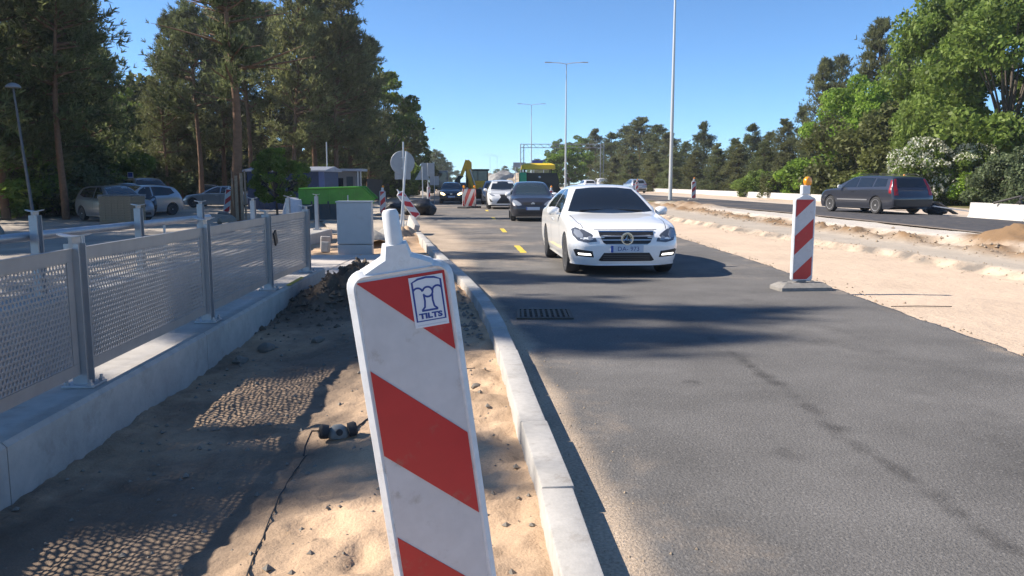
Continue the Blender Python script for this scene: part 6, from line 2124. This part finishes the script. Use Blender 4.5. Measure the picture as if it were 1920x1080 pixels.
# local +X towards the camera
MB().box((0.2, 0, 0.95), (3.6, 1.0, 0.5), b=0.04).build('chassis', 'machine_dark', dg_)
MB().box((-1.4, 0, 1.45), (1.5, 1.05, 0.7), b=0.08).build('bonnet', 'machine_yellow', dg_)
cabp = thing_part('cab', dg_, (0, 0, 0))
for x in (-0.55, 0.85):
    for y in (-0.72, 0.72):
        MB().box((x, y, 1.95), (0.09, 0.09, 1.7)).build('pillar', 'machine_dark', cabp)
MB().box((0.15, 0, 2.86), (1.75, 1.7, 0.16), b=0.05).build('cab_roof', 'machine_dark', cabp)
MB().box((0.9, 0, 2.35), (0.03, 1.36, 0.85)).build('window', 'glass_clear', cabp)
MB().box((0.9, 0, 1.62), (0.06, 1.40, 0.55), b=0.02).build('lower_panel', 'machine_yellow', cabp)
MB().box((0.93, 0, 2.35), (0.04, 0.05, 0.85)).build('window_bar', 'machine_dark', cabp)
for y in (-0.73, 0.73):
    MB().box((0.15, y, 2.1), (1.3, 0.03, 1.35)).build('window', 'glass_clear', cabp)
MB().box((-0.56, 0, 2.1), (0.03, 1.36, 1.35)).build('window', 'glass_clear', cabp)
MB().box((0.15, 0, 1.28), (1.5, 1.5, 0.18)).build('floor', 'machine_yellow', cabp)
MB().box((1.02, 0.1, 1.30), (0.30, 1.5, 0.60), b=0.08).build('rear_frame', 'machine_yellow', dg_)
for y in (-0.82, 0.82):
    for x, r_ in ((0.55, 0.72), (-1.65, 0.52)):
        wq = thing_part('wheel', dg_, (x, y, r_))
        MB().lathe([(r_ * 0.55, -0.19), (r_ * 0.95, -0.2), (r_, -0.15), (r_, 0.15), (r_ * 0.95, 0.2), (r_ * 0.55, 0.19)], 22, Matrix.Rotation(PI / 2, 4, 'X')).build('tyre', 'rubber', wq)
        MB().lathe([(r_ * 0.56, -0.15), (r_ * 0.4, -0.05), (0.12, -0.05), (0.12, 0.05), (r_ * 0.4, 0.05), (r_ * 0.56, 0.15)], 18, Matrix.Rotation(PI / 2, 4, 'X')).build('rim', 'machine_yellow', wq)
    MB().box((1.15, y * 1.05, 0.75), (0.16, 0.14, 1.1), m=Matrix.Rotation(R(8) * (1 if y > 0 else -1), 4, 'X')).build('stabiliser', 'hydraulic', dg_)
    MB().box((1.15, y * 1.18, 0.12), (0.4, 0.35, 0.08)).build('stabiliser_pad', 'machine_dark', dg_)
mz = Matrix.Translation((1.35, 0, 0)) @ Matrix.Rotation(PI / 2, 4, 'Z')      # outline (a, b) becomes (y, z)
MB().prism([(-0.10, 1.0), (-0.45, 1.1), (-0.85, 2.4), (-0.95, 3.55), (-0.72, 3.75), (-0.50, 3.5), (-0.48, 2.5)], -0.16, 0.16, mz).build('boom', 'machine_yellow', dg_)
MB().prism([(-0.95, 3.75), (-0.70, 3.62), (-1.18, 2.2), (-1.40, 2.25)], -0.11, 0.11, Matrix.Translation((1.62, 0, 0)) @ Matrix.Rotation(PI / 2, 4, 'Z')).build('dipper_arm', 'machine_yellow', dg_)
MB().prism([(-1.10, 2.3), (-1.45, 2.35), (-1.75, 1.9), (-1.60, 1.45), (-1.15, 1.35), (-1.35, 1.7), (-1.35, 2.0)], -0.30, 0.30, Matrix.Translation((1.62, 0, 0)) @ Matrix.Rotation(PI / 2, 4, 'Z')).build('bucket', 'machine_dark', dg_)
MB().cyl((1.55, -0.25, 1.4), (1.55, -0.62, 2.9), 0.055, 8).build('hydraulic_ram', 'hydraulic', dg_)
MB().box((-2.75, 0, 0.6), (0.7, 2.2, 0.75), b=0.08).build('front_shovel', 'machine_dark', dg_)
for y in (-0.6, 0.6):
    MB().tube([(-0.7, y, 1.5), (-1.8, y, 1.45), (-2.6, y, 0.7)], 0.09, 8).build('loader_arm', 'machine_yellow', dg_)
MB().lathe([(0.09, 0), (0.09, 0.12), (0.05, 0.18), (0, 0.19)], 12, Matrix.Translation((0.5, -0.5, 2.94))).build('beacon_lamp', 'amber', dg_)

dg_.scale = (1.0, 1.05, 0.86)
# ------------------------------------------------------------------ asphalt paver
pv_ = thing('asphalt_paver', 'green road paver with a yellow canopy behind the dark hatchback', 'paver', (spot(1010, 66), 69, 0), R(-90))
MB().box((0.0, 0, 0.95), (4.2, 2.3, 0.9), b=0.06).build('body', 'machine_dark', pv_)
hp_ = MB().prism([(-1.30, 0.55), (1.30, 0.55), (1.75, 1.45), (1.55, 2.30), (-1.55, 2.30), (-1.40, 1.45)], -0.6, 0.6, Matrix.Translation((1.3, 0, 0)) @ Matrix.Rotation(PI / 2, 4, 'Z'))
hp_.build('hopper', 'machine_dark', pv_)
MB().prism([(0.9, 0.4), (2.3, 0.35), (1.6, 1.5), (0.9, 1.7)], 0.62, 0.72, Matrix.Translation((1.3, 0, 0)) @ Matrix.Rotation(PI / 2, 4, 'Z')).build('hopper_wing', 'machine_dark', pv_)
MB().box((1.95, -1.30, 1.70), (0.6, 0.62, 1.25), b=0.10).build('side_panel', 'machine_green', pv_)
MB().box((-0.6, 1.2, 1.35), (2.4, 0.2, 0.8), b=0.05).build('engine_cover', 'machine_green', pv_)
MB().box((-0.8, 0, 1.6), (2.2, 2.2, 0.5), b=0.05).build('platform', 'machine_green', pv_)
for x in (-1.5, 1.3):
    for y in (-1.1, 1.1):
        MB().cyl((x, y, 1.5), (x, y, 2.75), 0.04, 8).build('canopy_post', 'machine_dark', pv_)
cp_ = MB()
stack(cp_, [(2.62, [(-1.9, -1.42), (1.9, -1.42), (1.95, -1.2), (1.95, 1.2), (1.9, 1.42), (-1.9, 1.42), (-1.95, 1.2), (-1.95, -1.2)]),
            (2.95, [(-1.85, -1.38), (1.85, -1.38), (1.9, -1.2), (1.9, 1.2), (1.85, 1.38), (-1.85, 1.38), (-1.9, 1.2), (-1.9, -1.2)]),
            (3.10, [(-1.5, -1.1), (1.5, -1.1), (1.6, -0.9), (1.6, 0.9), (1.5, 1.1), (-1.5, 1.1), (-1.6, 0.9), (-1.6, -0.9)])])
cp_.v = [(a, c, b_) for a, b_, c in cp_.v]
cp_.build('canopy', 'canopy_yellow', pv_)
for y in (-0.9, 0.9):
    tk = MB()
    pts = [(math.cos(a) * 0.4 + (1.2 if math.cos(a) > 0 else -1.2), math.sin(a) * 0.4 + 0.42) for a in np.linspace(0, 2 * PI, 20)[:-1]]
    tk.prism(pts, y - 0.2, y + 0.2).build('track', 'rubber', pv_)
MB().box((-2.5, 0, 0.4), (0.8, 3.0, 0.6), b=0.05).build('screed', 'machine_dark', pv_)
MB().lathe([(0.10, 0), (0.10, 0.02), (0, 0.03)], 14, Matrix.Translation((1.93, 0.1, 1.95)) @ Matrix.Rotation(PI / 2, 4, 'Y')).build('work_light', 'headlight', pv_)

# far lorry on the left side of the road
lr = thing('lorry', 'dark lorry far off on the left lane beyond the sign backs', 'lorry', (spot(822, 112), 114, 0), R(-86))
MB().box((2.2, 0, 1.9), (1.8, 2.4, 2.5), b=0.12).build('cab', 'paint_van', lr)
MB().box((3.11, 0, 2.35), (0.03, 2.1, 0.9)).build('windscreen', 'glass', lr)
MB().box((-1.4, 0, 1.9), (5.0, 2.45, 1.8), b=0.05).build('tipper_body', 'machine_dark', lr)
MB().box((0, 0, 0.75), (7.0, 1.0, 0.35)).build('chassis', 'machine_dark', lr)
for x in (2.2, -1.4, -2.8):
    for y in (-1.0, 1.0):
        MB().lathe([(0.2, -0.14), (0.5, -0.15), (0.52, -0.1), (0.52, 0.1), (0.5, 0.15), (0.2, 0.14)], 18, Matrix.Translation((x, y, 0.52)) @ Matrix.Rotation(PI / 2, 4, 'X')).build('wheel', 'rubber', lr)
for y in (-0.85, 0.85):
    MB().box((3.12, y, 1.0), (0.04, 0.4, 0.22)).build('headlight', 'headlight', lr)
# ------------------------------------------------------------------ thin summer haze
hz_ = MB().box((0, 380, 14.0), (900, 900, 31.0)).build('haze', None)
hm = bpy.data.materials.new('haze_air')
hm.use_nodes = True
t_ = hm.node_tree
t_.nodes.clear()
ho = t_.nodes.new('ShaderNodeOutputMaterial')
hv = t_.nodes.new('ShaderNodeVolumePrincipled')
hv.inputs['Color'].default_value = (0.92, 0.95, 1.0, 1)
hv.inputs['Density'].default_value = 0.00045
hv.inputs['Anisotropy'].default_value = 0.3
t_.links.new(hv.outputs[0], ho.inputs['Volume'])
hz_.data.materials.append(hm)
tag(hz_, 'thin pale haze in the air along the road', None, None, 'stuff')
